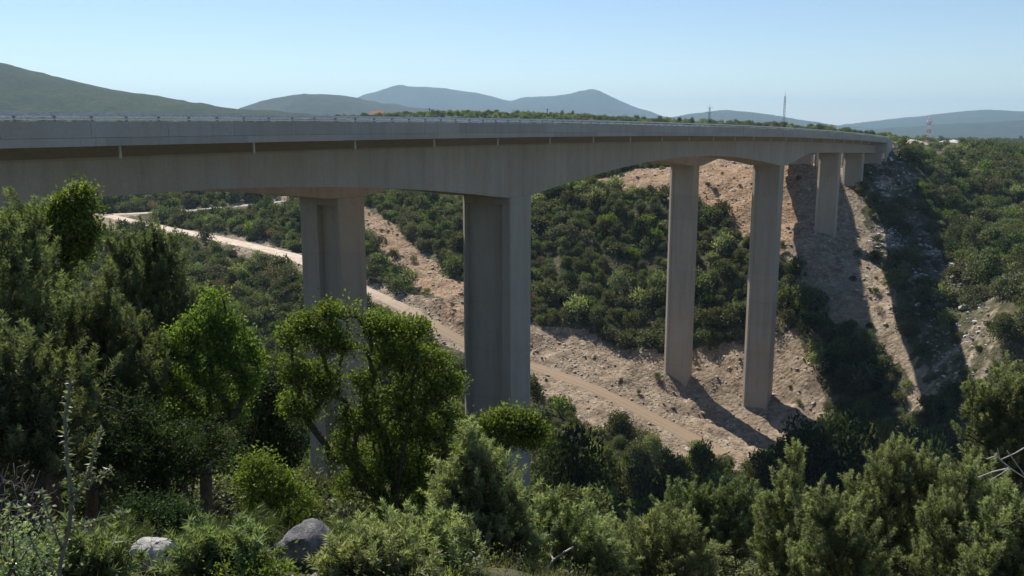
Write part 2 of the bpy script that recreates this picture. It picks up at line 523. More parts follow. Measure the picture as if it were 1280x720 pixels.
def height(x, y):
    x, y = np.asarray(x, float).ravel(), np.asarray(y, float).ravel()
    z = tps(np.clip(x, -900, 900), np.clip(y, -700, 900))
    dist = np.hypot(x - 20, y - 180)
    w = sstep(430, 760, dist)
    far = EYE - 4.5 - 13.0 * sstep(0, 300, x) - np.minimum(0.014 * np.maximum(dist - (850 - 450 * sstep(-50, 300, x)), 0), 68)
    z = z * (1 - w) + far * w
    rough = sstep(6, 60, np.hypot(x, y)) * (1 - 0.6 * w)
    z = z + rough * (fbm(x / 26, y / 26, 3, 3) * 4.2 + fbm(x / 5, y / 5, 8, 3) * 1.3) + fbm(x / 1.6, y / 1.6, 17, 3) * 0.28 * (1 - w)
    z = z + w * fbm(x / 160, y / 160, 29, 4) * 5.0
    ba = bare_at(x, y) if len(x) > 1 else 0.0
    z = z + ba * (np.abs(fbm(x / 9, y / 9, 5, 3)) * 3.4 - 0.5 + fbm(x / 3.0, y / 3.0, 15, 2) * 1.1) * sstep(40, 100, y)
    for line, wd in ((trk, 3.0), (trk2, 2.4)):
        d, zt = near_line(x, y, line)
        k = 1 - sstep(wd, wd + 2.6, d)
        z = z * (1 - k) + zt * k
        if line is trk:
            ty = np.interp(x, line[:, 0], line[:, 1])
            z = z + (y > ty) * (x > -40) * 1.1 * np.exp(-((d - 4.6) / 1.3) ** 2)
    # level pads round the pier feet keep the concrete seated
    return z

def hz(x, y): return float(height([x], [y])[0])

def axis_coords(lo, hi, fine, far):
    mid = np.concatenate([np.arange(a, b, st) for a, b, st in fine])
    st = fine[-1][2]
    up, x = [], fine[-1][1]
    while x < far[1]:
        up.append(x)
        st *= 1.13
        x += st
    up.append(far[1])
    st = fine[0][2]
    dn, x = [], fine[0][0] - st
    while x > far[0]:
        dn.append(x)
        st *= 1.13
        x -= st
    dn.append(far[0])
    return np.concatenate((dn[::-1], mid, up))
gx = axis_coords(0, 0, [(-135, -24, 1.3), (-24, 28, 0.8), (28, 165, 1.3)], (-13000, 13000))
gy = axis_coords(0, 0, [(-8, 30, 0.8), (30, 335, 1.3)], (-2500, 14000))
GX, GY = np.meshgrid(gx, gy)
GZ = height(GX, GY).reshape(GX.shape)
nv = GX.size
ii = np.arange(nv).reshape(GX.shape)
quads = np.stack((ii[:-1, :-1], ii[:-1, 1:], ii[1:, 1:], ii[1:, :-1]), -1).reshape(-1, 4)
me = mesh_np('ground', np.stack((GX.ravel(), GY.ravel(), GZ.ravel()), 1), quads, M['ground'], smooth=True)
a = me.attributes.new('bare', 'FLOAT', 'POINT')
a.data.foreach_set('value', bare_at(GX, GY).astype(np.float32))
org = sstep(0.0, 1.0, in_poly(GX.ravel(), GY.ravel(), ORANGE) * 1.0)
dsc, _ = near_line(GX.ravel(), GY.ravel(), scar)
org = np.maximum(org, (1 - sstep(5, 9, dsc)) * 0.85)
org = np.maximum(org, 0.15 * in_poly(GX.ravel(), GY.ravel(), BARE[0]))
a = me.attributes.new('orange', 'FLOAT', 'POINT')
a.data.foreach_set('value', org.astype(np.float32))
ground = tag(obj('ground', me), kind='structure')

from bisect import bisect_right
def gz(x, y):
    """height of the ground mesh itself (bilinear)"""
    x, y = np.asarray(x, float), np.asarray(y, float)
    i = np.clip(np.searchsorted(gx, x) - 1, 0, len(gx) - 2)
    j = np.clip(np.searchsorted(gy, y) - 1, 0, len(gy) - 2)
    u, v = (x - gx[i]) / (gx[i + 1] - gx[i]), (y - gy[j]) / (gy[j + 1] - gy[j])
    return (GZ[j, i] * (1 - u) + GZ[j, i + 1] * u) * (1 - v) + (GZ[j + 1, i] * (1 - u) + GZ[j + 1, i + 1] * u) * v

# dirt tracks: a rutted strip laid on the levelled bench
def track_mesh(name, line, half, rng):
    prof = np.array([(-1.0, -0.10), (-0.8, 0.08), (-0.6, 0.09), (-0.5, 0.03), (-0.38, 0.03), (-0.25, 0.10), (0, 0.13), (0.25, 0.10), (0.38, 0.03), (0.5, 0.03), (0.6, 0.09), (0.8, 0.08), (1.0, -0.10)])
    t = np.gradient(line[:, :2], axis=0)
    t /= np.linalg.norm(t, axis=1)[:, None] + 1e-9
    nrm = np.stack((-t[:, 1], t[:, 0]), 1)
    n, k = len(line), len(prof)
    wob = 1 + 0.25 * fbm(np.arange(n) / 6.0, np.zeros(n), rng, 3)
    if name == 'dirt_track': wob = wob * (1 - 0.30 * sstep(0.40, 0.6, np.arange(n) / n))
    xy = line[:, None, :2] + nrm[:, None] * (prof[None, :, 0:1] * half * wob[:, None, None])
    z = gz(xy[..., 0], xy[..., 1]) + prof[None, :, 1] + 0.05
    v = np.concatenate((xy, z[..., None]), -1).reshape(-1, 3)
    ii = np.arange(n * k).reshape(n, k)
    q = np.stack((ii[:-1, :-1], ii[:-1, 1:], ii[1:, 1:], ii[1:, :-1]), -1).reshape(-1, 4)
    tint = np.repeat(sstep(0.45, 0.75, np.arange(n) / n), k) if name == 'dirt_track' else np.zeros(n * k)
    return mesh_np(name, v, q, M['track'], tint=tint, smooth=True)
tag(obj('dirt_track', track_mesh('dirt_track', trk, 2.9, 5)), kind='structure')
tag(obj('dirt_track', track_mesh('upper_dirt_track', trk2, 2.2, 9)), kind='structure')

# ------------------------------------------------------------------ hills on the skyline
def ridge(name, prof, Y, depth, mat, seed, rough):
    px = np.array([p[0] for p in prof], float)
    xs = np.array([(p - 640) / F * CP * Y for p in px])
    zs = np.array([P(p[0], p[1], Y)[2] for p in prof])
    nx, ny = 420, 60
    X = np.linspace(xs[0], xs[-1], nx)
    top = np.interp(X, xs, zs)
    for _ in range(2):
        top = np.convolve(np.concatenate((top[:1].repeat(3), top, top[-1:].repeat(3))), np.ones(7) / 7, 'valid')
    V = np.linspace(-1, 1.2, ny)
    XX, VV = np.meshgrid(X, V)
    prof2 = np.where(VV < 0, 0.5 + 0.5 * np.cos(np.pi * np.clip(-VV, 0, 1)), np.cos(np.pi / 2.4 * VV))
    base = EYE - 88
    spur = 1 + 0.22 * (1 - np.abs(VV)) * 0 + (0.25 if name == 'near_hill' else 0.55) * fbm(XX / (depth * 0.30), VV * 1.8, seed, 5) * (np.abs(VV) > 0.03) * np.minimum(np.abs(VV) * 3, 1)
    ZZ = base + (top[None] - base) * prof2 * spur + fbm(XX / (depth * 0.05), VV * 12, seed + 5, 3) * rough * 1.6
    YY = Y + VV * depth
    v = np.stack((XX.ravel(), YY.ravel(), ZZ.ravel()), 1)
    ii = np.arange(nx * ny).reshape(ny, nx)
    q = np.stack((ii[:-1, :-1], ii[:-1, 1:], ii[1:, 1:], ii[1:, :-1]), -1).reshape(-1, 4)
    return tag(obj(name, mesh_np(name, v, q, mat, smooth=True)), kind='structure')
ridge('near_hill', [(-500, 60), (-300, 52), (-120, 56), (-40, 68), (0, 78), (60, 96), (110, 108), (180, 120), (260, 132), (330, 138), (420, 146), (520, 156)], 1700, 800, M['near_hill'], 3, 5)
ridge('hills', [(300, 158), (325, 131), (350, 123), (390, 118), (430, 119), (480, 130), (540, 138), (620, 148), (680, 158)], 3600, 1100, M['far_hill'], 13, 6)
ridge('hills', [(380, 160), (430, 136), (462, 121), (500, 108), (530, 108), (560, 111), (600, 117), (622, 122), (638, 127), (652, 122), (690, 120), (718, 118), (740, 113), (760, 122), (790, 135), (826, 146), (860, 156)], 7200, 1900, M['far_hill'], 23, 10)
ridge('hills', [(780, 160), (830, 149), (870, 142), (905, 137), (935, 140), (960, 144), (1000, 151), (1040, 157), (1075, 159), (1120, 168)], 6000, 1500, M['far_hill'], 33, 8)
ridge('hills', [(1040, 170), (1090, 157), (1120, 152), (1150, 147), (1190, 144), (1235, 137), (1270, 140), (1330, 142), (1420, 138), (1560, 146), (1700, 150)], 6400, 1600, M['far_hill'], 43, 8)
ridge('hills', [(1080, 172), (1120, 163), (1180, 157), (1230, 154), (1300, 149), (1380, 146), (1500, 150), (1650, 156)], 4300, 1000, M['far_hill'], 53, 6)
ridge('hills', [(-1400, 120), (-1000, 90), (-700, 84), (-500, 70), (-380, 76), (-250, 110), (-100, 150)], 4200, 1500, M['far_hill'], 63, 8)

# haze: the warm-weather air between here and the hills
hv, hf = box_vf(-13500, 13500, -2800, 14500, EYE - 100, EYE + 345)
t = NT('haze_air')
pv = t.add('VolumePrincipled')
pv.inputs['Color'].default_value = (0.52, 0.77, 1.0, 1)
pv.inputs['Density'].default_value = 0.0001
pv.inputs['Anisotropy'].default_value = 0.2
t.link(pv.outputs[0], t.out.inputs['Volume'])
haze = tag(obj('haze', mesh_np('haze', hv, np.array(hf), t.m)), kind='stuff')

# ------------------------------------------------------------------ viaducts
def prism(name, secs, mat):
    """loft of equal closed sections (each k x 3), capped"""
    secs = [np.asarray(s, float) for s in secs]
    k = len(secs[0])
    v = np.concatenate(secs)
    f = []
    for i in range(len(secs) - 1):
        for j in range(k):
            f.append((i * k + j, i * k + (j + 1) % k, (i + 1) * k + (j + 1) % k, (i + 1) * k + j))
    caps = np.array([list(range(k))[::-1], [len(v) - k + j for j in range(k)]])
    return mesh_np(name, v, [np.array(f), caps], mat)

def viaduct(label, lat0, zoff, s0, s1, piers, abut, fascia_lo, seed):
    """lat0: lateral position of the near fascia; piers: (station, depth at pier, width, thickness, recess (u0, u1))"""
    W = 11.2
    rng = random.Random(seed)
    p0 = br(s0, lat0 + W / 2)
    root = empty('viaduct', (p0[0], p0[1], gz(p0[0], p0[1])))
    tag(root, label, 'bridge')
    off = np.array(root.location)
    def place(o):
        o.parent = root
        o.location = -off
        return o
    main = [p for p in piers if p[5]]
    ms = [p[0] for p in main]
    def depth(s):
        best = None
        for i, p in enumerate(main):
            if i == 0: ends = 47.0
            for side in (-1, 1):
                if (s - p[0]) * side < 0: continue
                if side > 0 and i + 1 < len(main): half, mid = (main[i + 1][0] - p[0]) / 2, 4.15
                elif side > 0: half, mid = 44.0, 2.95
                else:
                    half, mid = 47.0, 4.1
                    if i > 0: half = (p[0] - main[i - 1][0]) / 2
                u = 1 - abs(s - p[0]) / half
                if u < 0: u = 0
                flat = min(1.0, u * half / (half - 2.6))
                d = mid + (p[1] - mid) * flat ** 1.9
                best = d if best is None else max(best, d)
        return best
    def z(s): return deck_z(s) + zoff
    def pt(s, lat, dz):
        q = br(s, lat0 + lat)
        return (q[0], q[1], z(s) + dz)
    bl0, bl1 = 2.65, W - 2.65
    # box girder, cast segment by segment
    L = 4.72
    n = int(round((s1 - s0) / L))
    st = np.linspace(s0, s1, n + 1)
    def sec(s, out):
        d = depth(s)
        return [pt(s, 0.25, -0.22), pt(s, 0.25, -1.2), pt(s, bl0 - 0.05, -1.95), pt(s, bl0 + 0.05, -2.1), pt(s, bl0 + 0.1, -d),
                pt(s, bl1 - 0.1, -d), pt(s, bl1 - 0.05, -2.1), pt(s, bl1 + 0.05, -1.95), pt(s, W - 0.25, -1.2), pt(s, W - 0.25, -0.22)]
    for i in range(n):
        a, b = st[i] + 0.004, st[i + 1] - 0.004
        place(obj('girder_segment', prism('girder_segment', [sec(a, 0), sec((a + b) / 2, 0), sec(b, 0)], M['concrete'])))
    # fascia: parapet panels over a deeper edge beam, both sides
    for side in (0, 1):
        def lt(l): return l if side == 0 else W - l
        m = n if (side == 0) else 4
        ss = np.linspace(s0, s1, m + 1)
        for i in range(m):
            a, b = ss[i] + 0.01, ss[i + 1] - 0.01
            if side == 0 or i < 4:
                place(obj('parapet_panel', prism('parapet_panel', [[pt(s, lt(0.03), 0.0), pt(s, lt(0.03), -0.82), pt(s, lt(0.5), -0.82), pt(s, lt(0.5), 0.0)][::1 if side == 0 else -1] for s in np.linspace(a, b, 3)], M['concrete_edge'])))
        m2 = max(1, m // 2)
        ss = np.linspace(s0, s1, m2 + 1)
        for i in range(m2):
            a, b = ss[i] + 0.006, ss[i + 1] - 0.006
            place(obj('edge_beam', prism('edge_beam', [[pt(s, lt(0.0), -0.835), pt(s, lt(0.0), -1.26), pt(s, lt(0.45), -1.26), pt(s, lt(0.45), -0.835)][::1 if side == 0 else -1] for s in np.linspace(a, b, 4)], M['concrete_edge'])))
        # safety rail on posts
        rail_s = np.linspace(s0, s1, 40)
        prof = [(0.10, 0.27), (0.05, 0.33), (0.09, 0.42), (0.17, 0.42), (0.21, 0.33), (0.16, 0.27)]
        place(obj('guard_rail', prism('guard_rail', [[pt(s, lt(c[0]), c[1]) for c in prof][::1 if side == 0 else -1] for s in rail_s], M['galv'])))
        low = [(0.11, 0.10), (0.11, 0.15), (0.16, 0.15), (0.16, 0.10)]
        place(obj('lower_rail', prism('lower_rail', [[pt(s, lt(c[0]), c[1]) for c in low][::1 if side == 0 else -1] for s in rail_s], M['galv'])))
        if side == 0:
            pv_, pf_ = box_vf(-0.06, 0.06, -0.05, 0.05, -0.04, 0.36)
            pv_ += [tuple(x) for x in box_vf(-0.12, 0.12, -0.10, 0.10, -0.02, 0.015)[0]]
            pf2 = pf_ + [tuple(i + 8 for i in q) for q in box_vf(0, 1, 0, 1, 0, 1)[1]]
            pm = mesh_np('rail_post', pv_, np.array(pf2), M['steel_dark'])
            s = s0 + 0.6
            step = 2.03
            k = 0
            while s < s1 - 0.5 and k < 130:
                o = obj('rail_post', pm, root)
                q = pt(s, 0.25, 0.0)
                o.location = np.array(q) - off
                o.rotation_euler = (0, 0, -HEAD)
                s += step
                k += 1
    # road surface
    place(obj('road_deck', prism('road_deck', [[pt(s, 0.55, -0.1), pt(s, 0.55, -0.22), pt(s, W - 0.55, -0.22), pt(s, W - 0.55, -0.1)] for s in np.linspace(s0, s1, 40)], M['asphalt'])))
    # drain pipes across the soffit of the overhang
    s = s0 + 2.0
    while s < s1 - 4:
        c = []
        for dz in (-1.27, -1.95):
            c.append([pt(s + 0.08 * math.cos(k * math.pi / 3), 0.55 + 0.08 * math.sin(k * math.pi / 3), dz) for k in range(6)])
        place(obj('drain_pipe', prism('drain_pipe', c, M['drain'])))
        s += 9.4
    # piers: shaft core with cast lifts
    for (s, dp, wt, wl_, rec, mainp) in piers:
        c = br(s, lat0 + W / 2)
        ztop = z(s) - depth(s) + 0.01
        ca, cn = AX, -NX                                   # local axes: along the bridge, across (away from camera)
        corners = [c + ca * u + cn * v for u in (-wl_ / 2, wl_ / 2) for v in (-wt / 2, wt / 2)]
        zb = min(gz(q[0], q[1]) for q in corners) - 1.2
        rdep = 0.62 if wt > 5.5 else 0.10
        def loop(inset, zz, rd):
            hw, hl, ch, c2 = wt / 2 - inset, wl_ / 2 - inset, 0.60, 0.10
            r0, r1 = -hw + rec[0] * wt, min(-hw + rec[1] * wt, hw - ch - 0.02)
            uv = [(-hl, hw - ch), (-hl, r1), (-hl + rd, r1 - rd * 0.1), (-hl + rd, r0 + rd * 0.1), (-hl, r0), (-hl, -hw + c2), (-hl + c2, -hw), (hl - c2, -hw), (hl, -hw + c2),
                  (hl, r0), (hl - rd, r0 + rd * 0.1), (hl - rd, r1 - rd * 0.1), (hl, r1), (hl, hw - ch), (hl - ch, hw), (-hl + ch, hw)]
            return [np.append(c + ca * u + cn * v, zz) for u, v in uv]
        core = place(obj('pier', prism('pier', [loop(0.03, zb, rdep + 0.02), loop(0.03, ztop, rdep + 0.02)], M['concrete_pier'])))
        lift = 5.0
        zz = ztop
        first = True
        while zz > zb + 0.1:
            lo = max(zz - (0.75 if first else lift), zb)
            if first:
                m_ = prism('pier_head', [loop(0.0, lo + 0.002, 0.02), loop(0.0, zz - 0.001, 0.02)], M['concrete_pier'])
            else:
                m_ = prism('pier_lift', [loop(0.0, lo + 0.012, rdep), loop(0.0, zz - 0.012, rdep)], M['concrete_pier'])
            o = obj('pier_head' if first else 'pier_lift', m_, core)
            first = False
            zz = lo
    # abutment with its wing wall
    if abut:
        q = []
        for l in (bl0 - 0.9, bl1 + 0.9):
            for s in (s1 - 1.8, s1 + 2.5): q.append((l, s))
        zb = min(gz(*br(s, lat0 + l)) for l, s in q) - 2.0
        def blk(name, l0, l1, sa, sb, zt_a, zt_b, zb_a, zb_b):
            A = [np.append(br(sa, lat0 + l), zz) for l, zz in ((l0, zb_a), (l0, zt_a), (l1, zt_a), (l1, zb_a))]
            B = [np.append(br(sb, lat0 + l), zz) for l, zz in ((l0, zb_b), (l0, zt_b), (l1, zt_b), (l1, zb_b))]
            return place(obj(name, prism(name, [A, B], M['concrete_edge'])))
        d1 = z(s1)
        blk('abutment_wall', 0.9, W - 0.9, s1 - 1.9, s1 + 0.9, d1 - depth(s1) - 0.02, d1 - depth(s1) - 0.02, zb, zb)
        blk('back_wall', 0.3, W - 0.3, s1 + 0.06, s1 + 0.88, d1 - 0.1, d1 - 0.1, d1 - depth(s1) - 0.01, d1 - depth(s1) - 0.01)
        blk('wing_wall', -0.06, 0.42, s1 + 0.05, s1 + 7.0, d1 + 0.0, d1 - 0.3, zb, d1 - 4.0)
        blk('wing_wall', W - 0.42, W + 0.06, s1 + 0.05, s1 + 7.0, d1 + 0.0, d1 - 0.3, zb, d1 - 4.0)
    return root

S_END = station(1111, 0.0)
viaduct('near concrete box girder viaduct with haunched spans, parapet and steel guard rail', 0.0, 0.0, S_P2 - 94, S_END,
        [(S_P2 - 88, 7.0, 6.0, 4.0, (0.16, 0.84), True), (S_P2, 7.05, 6.0, 4.0, (0.16, 0.97), True), (S_P4, 6.45, 5.2, 3.0, (0.2, 0.8), True), (S_P5, 2.95, 4.7, 2.5, (0.2, 0.8), False), (S_P6, 2.95, 4.7, 2.5, (0.2, 0.8), False)], True, 0, 1)
viaduct('far parallel concrete viaduct behind the near one, seen through its arches', 17.0, -0.55, S_P1 - 92, S_P6 + 8,
        [(S_P1 - 88, 7.0, 6.0, 4.0, (0.16, 0.84), True), (S_P1, 7.0, 6.0, 4.0, (0.05, 0.5), True), (S_P3, 6.4, 5.2, 3.0, (0.2, 0.8), True)], True, 0, 2)

# ------------------------------------------------------------------ plants
def unit(v): return v / (np.linalg.norm(v, axis=-1, keepdims=True) + 1e-9)

def kites(c, d, L, Wd, rng, fold=0.15):
    n = len(c)
    d = unit(d)
    r = unit(np.cross(d, unit(rng.normal(size=(n, 3)) + np.array((0, 0, 0.001)))))
    up = np.cross(r, d)
    L = np.asarray(L).reshape(-1, 1) * np.ones((n, 1))
    Wd = np.asarray(Wd).reshape(-1, 1) * np.ones((n, 1))
    v = np.stack((c, c + d * L * 0.45 + r * Wd * 0.5 + up * Wd * fold, c + d * L, c + d * L * 0.45 - r * Wd * 0.5 + up * Wd * fold), 1)
    return v.reshape(-1, 3), np.arange(n * 4).reshape(n, 4)

def blades(c, d, L, Wd, rng):
    n = len(c)
    d = unit(d)
    r = unit(np.cross(d, rng.normal(size=(n, 3))))
    L = np.asarray(L).reshape(-1, 1) * np.ones((n, 1))
    Wd = np.asarray(Wd).reshape(-1, 1) * np.ones((n, 1))
    v = np.stack((c - r * Wd * 0.5, c + r * Wd * 0.5, c + d * L), 1)
    return v.reshape(-1, 3), np.arange(n * 3).reshape(n, 3)

def tubes(nodes, par, rad, sides=5):
    """quads along each parent link"""
    vs, fs = [], []
    ang = np.arange(sides) / sides * 2 * np.pi
    cnt = 0
    for i, p in enumerate(par):
        if p < 0: continue
        a, b = nodes[p], nodes[i]
        d = unit(b - a)
        h = np.array((1.0, 0, 0)) if abs(d[2]) > 0.8 else np.array((0, 0, 1.0))
        u = unit(np.cross(d, h))
        w = np.cross(d, u)
        ring = np.cos(ang)[:, None] * u + np.sin(ang)[:, None] * w
        vs.append(a + ring * min(rad[p], rad[i] * 1.6))
        vs.append(b + ring * rad[i])
        for k in range(sides):
            fs.append((cnt + k, cnt + (k + 1) % sides, cnt + sides + (k + 1) % sides, cnt + sides + k))
        cnt += 2 * sides
    return np.concatenate(vs), np.array(fs)

def skeleton(base, tips, rng, stems=1, spread=0.12, jit=0.06, first=0.35):
    """greedy branching from base to the tips; returns nodes, parents, radii, tip indices"""
    tips = tips[np.argsort(np.linalg.norm(tips - base, axis=1))]
    cen = tips.mean(0)
    H = np.linalg.norm(cen - base)
    nodes, par = [base.copy()], [-1]
    for s in range(stems):
        a = rng.uniform(0, 2 * np.pi)
        foot = base + np.array((math.cos(a), math.sin(a), 0)) * spread * (stems > 1)
        tgt = cen + rng.normal(size=3) * H * 0.28 * np.array((1, 1, 0.4)) if stems > 1 else cen
        nodes.append(foot + np.array((0, 0, 0.02))); par.append(0)
        for k in range(1, 6):
            f = k / 5.0
            q = foot + (tgt - foot) * f + rng.normal(size=3) * jit * H * 0.25
            nodes.append(q); par.append(len(nodes) - 2)
    ti = []
    for t in tips:
        N = np.array(nodes)
        dv = t - N
        dist = np.linalg.norm(dv, axis=1)
        db = np.linalg.norm(N - base, axis=1)
        cost = dist + 0.30 * db + 2.0 * np.maximum(0, N[:, 2] - t[2]) * 0.4
        cost[0] += 1e3
        j = int(cost.argmin())
        a = N[j]
        if dist[j] > 0.35 * max(H, 0.6):
            m = a + (t - a) * 0.5 + rng.normal(size=3) * jit * dist[j] * 2 + np.array((0, 0, -0.05)) * dist[j]
            nodes.append(m); par.append(j); j = len(nodes) - 1
        nodes.append(t.copy()); par.append(j); ti.append(len(nodes) - 1)
    nodes, par = np.array(nodes), np.array(par)
    cnt = np.zeros(len(nodes))
    for i in range(len(nodes) - 1, -1, -1):
        cnt[i] += 1 if i in () else 0.0
    cnt[ti] = 1
    for i in range(len(nodes) - 1, 0, -1): cnt[par[i]] += cnt[i]
    return nodes, par, cnt, np.array(ti)

def env_points(blobs, n, rng, bias=0.45):
    w = np.array([b[3] ** 2.2 for b in blobs])
    k = rng.choice(len(blobs), n, p=w / w.sum())
    B = np.array([b[:4] for b in blobs])[k]
    d = unit(rng.normal(size=(n, 3)))
    r = rng.uniform(0, 1, n) ** bias
    r *= 1 + 0.22 * np.sin(d[:, 0] * 5 + k) * np.cos(d[:, 2] * 4 + k * 2.1)
    far = rng.uniform(0, 1, n) < 0.10
    r = np.where(far, r * rng.uniform(1.1, 1.45, n), r)
    return B[:, :3] + d * (B[:, 3] * r)[:, None]

def juniper_crown(nodes, par, ti, rng, per, scale, L, Wd, cen):
    """each tip carries a tapering plume of short needles"""
    up = np.array((0, 0, 1.0))
    T = nodes[ti]
    n = len(T)
    axis = unit(unit(T - cen) * 0.65 + up * 0.7 + rng.normal(size=T.shape) * 0.40)
    ln = rng.uniform(0.55, 1.35, n) * 0.40 * scale
    rp = rng.uniform(0.7, 1.25, n) * 0.078 * scale
    sh = rng.uniform(0, 1, n)
    k = np.repeat(np.arange(n), per)
    m = len(k)
    f = rng.uniform(0, 1, m) ** 0.85
    rad = unit(np.cross(axis[k], rng.normal(size=(m, 3))))
    q = np.sqrt(rng.uniform(0, 1, m))
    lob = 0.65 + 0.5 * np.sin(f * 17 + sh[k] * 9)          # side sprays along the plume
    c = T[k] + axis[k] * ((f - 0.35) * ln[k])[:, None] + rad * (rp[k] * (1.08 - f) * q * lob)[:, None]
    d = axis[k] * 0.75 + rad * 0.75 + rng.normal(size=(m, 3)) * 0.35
    tn = np.clip(-0.08 + 0.30 * q * rng.uniform(0.4, 1, m) + 0.62 * f ** 1.5 + 0.30 * (sh[k] - 0.4), 0, 1)  # sunlit tips and shaded plume insides are painted into the needle tint
    v, fc = blades(c, d, rng.uniform(0.7, 1.3, m) * L, Wd * rng.uniform(0.8, 1.3, m), rng)
    return v, fc, np.repeat(tn, 3)

def leafy_crown(nodes, par, ti, rng, per_tip, L, Wd, spread, cen):
    T = np.repeat(nodes[ti], per_tip, 0)
    Q = np.repeat(nodes[par[ti]], per_tip, 0)
    f = rng.uniform(0, 1, len(T))[:, None] ** 2 * 0.7
    c = T * (1 - f) + Q * f + rng.normal(size=T.shape) * spread * np.array((1, 1, 0.75))
    d = unit(unit(T - cen) * 0.5 + rng.normal(size=T.shape) * 0.8 + np.array((0, 0, -0.1)))
    v, fc = kites(c, d, rng.uniform(0.7, 1.25, len(c)) * L, rng.uniform(0.8, 1.2, len(c)) * Wd, rng)
    sh = np.repeat(rng.uniform(0, 0.5, len(ti)), per_tip)
    tn = np.clip(sh + 0.5 * rng.uniform(0, 1, len(c)), 0, 1)
    return v, fc, np.repeat(tn, 4)

def plant(name, kind, label, cat, px, Y, blobs, tips, seed, group=None, mat=None, stems=1, detail=1.0, trunk_r=0.05, depth=1.0):
    rng = np.random.default_rng(seed)
    q = P(px, 640, Y)
    zb = float(gz(q[0], q[1]))
    for _ in range(4):                                     # put the foot under its column of the photo
        _, row, _z = to_px((q[0], Y, zb))
        q = P(px, row, Y)
        zb = float(gz(q[0], q[1]))
    base = np.array((q[0], Y, zb - 0.06))
    B = []
    for b in blobs:
        dy = b[3] if len(b) > 3 else rng.uniform(-0.3, 0.3) * b[2] / F * Y * depth
        c = P(b[0], b[1], Y + dy)
        B.append((*c, b[2] / F * (Y + dy) * 1.04))
    T = env_points(B, tips, rng)
    T[:, 2] = np.maximum(T[:, 2], gz(T[:, 0], T[:, 1]) + 0.08)
    nodes, par, cnt, ti = skeleton(base, T, rng, stems, 0.14 * stems ** 0.5, first=0.3)
    cen = T.mean(0) - np.array((0, 0, 0.25 * (T[:, 2].max() - base[2])))
    r0 = trunk_r / math.sqrt(max(cnt.max() / stems, 1))
    rad = np.maximum(r0 * np.sqrt(np.maximum(cnt, 1)), 0.0035 if Y < 20 else 0.006)
    rad[0] = min(rad[0], trunk_r * 1.3)
    root = empty(name, base)
    tag(root, label, cat, group)
    tv, tf = tubes(nodes - base, par, rad)
    o = obj('trunk', mesh_np('trunk', tv, tf, M['bark'], smooth=True), root)
    if kind == 'juniper':
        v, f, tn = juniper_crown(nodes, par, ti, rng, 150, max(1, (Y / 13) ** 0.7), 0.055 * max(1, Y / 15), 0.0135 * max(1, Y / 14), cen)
    elif kind == 'leafy':
        v, f, tn = leafy_crown(nodes, par, ti, rng, int(48 * detail), 0.064 * max(0.5, Y / 14), 0.034 * max(0.5, Y / 14), 0.082 * max(1, Y / 15), cen)
    elif kind == 'broom':
        v, f, tn = juniper_crown(nodes, par, ti, rng, 60, 0.8, 0.06, 0.006, cen)
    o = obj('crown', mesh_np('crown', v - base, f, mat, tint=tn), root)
    return root

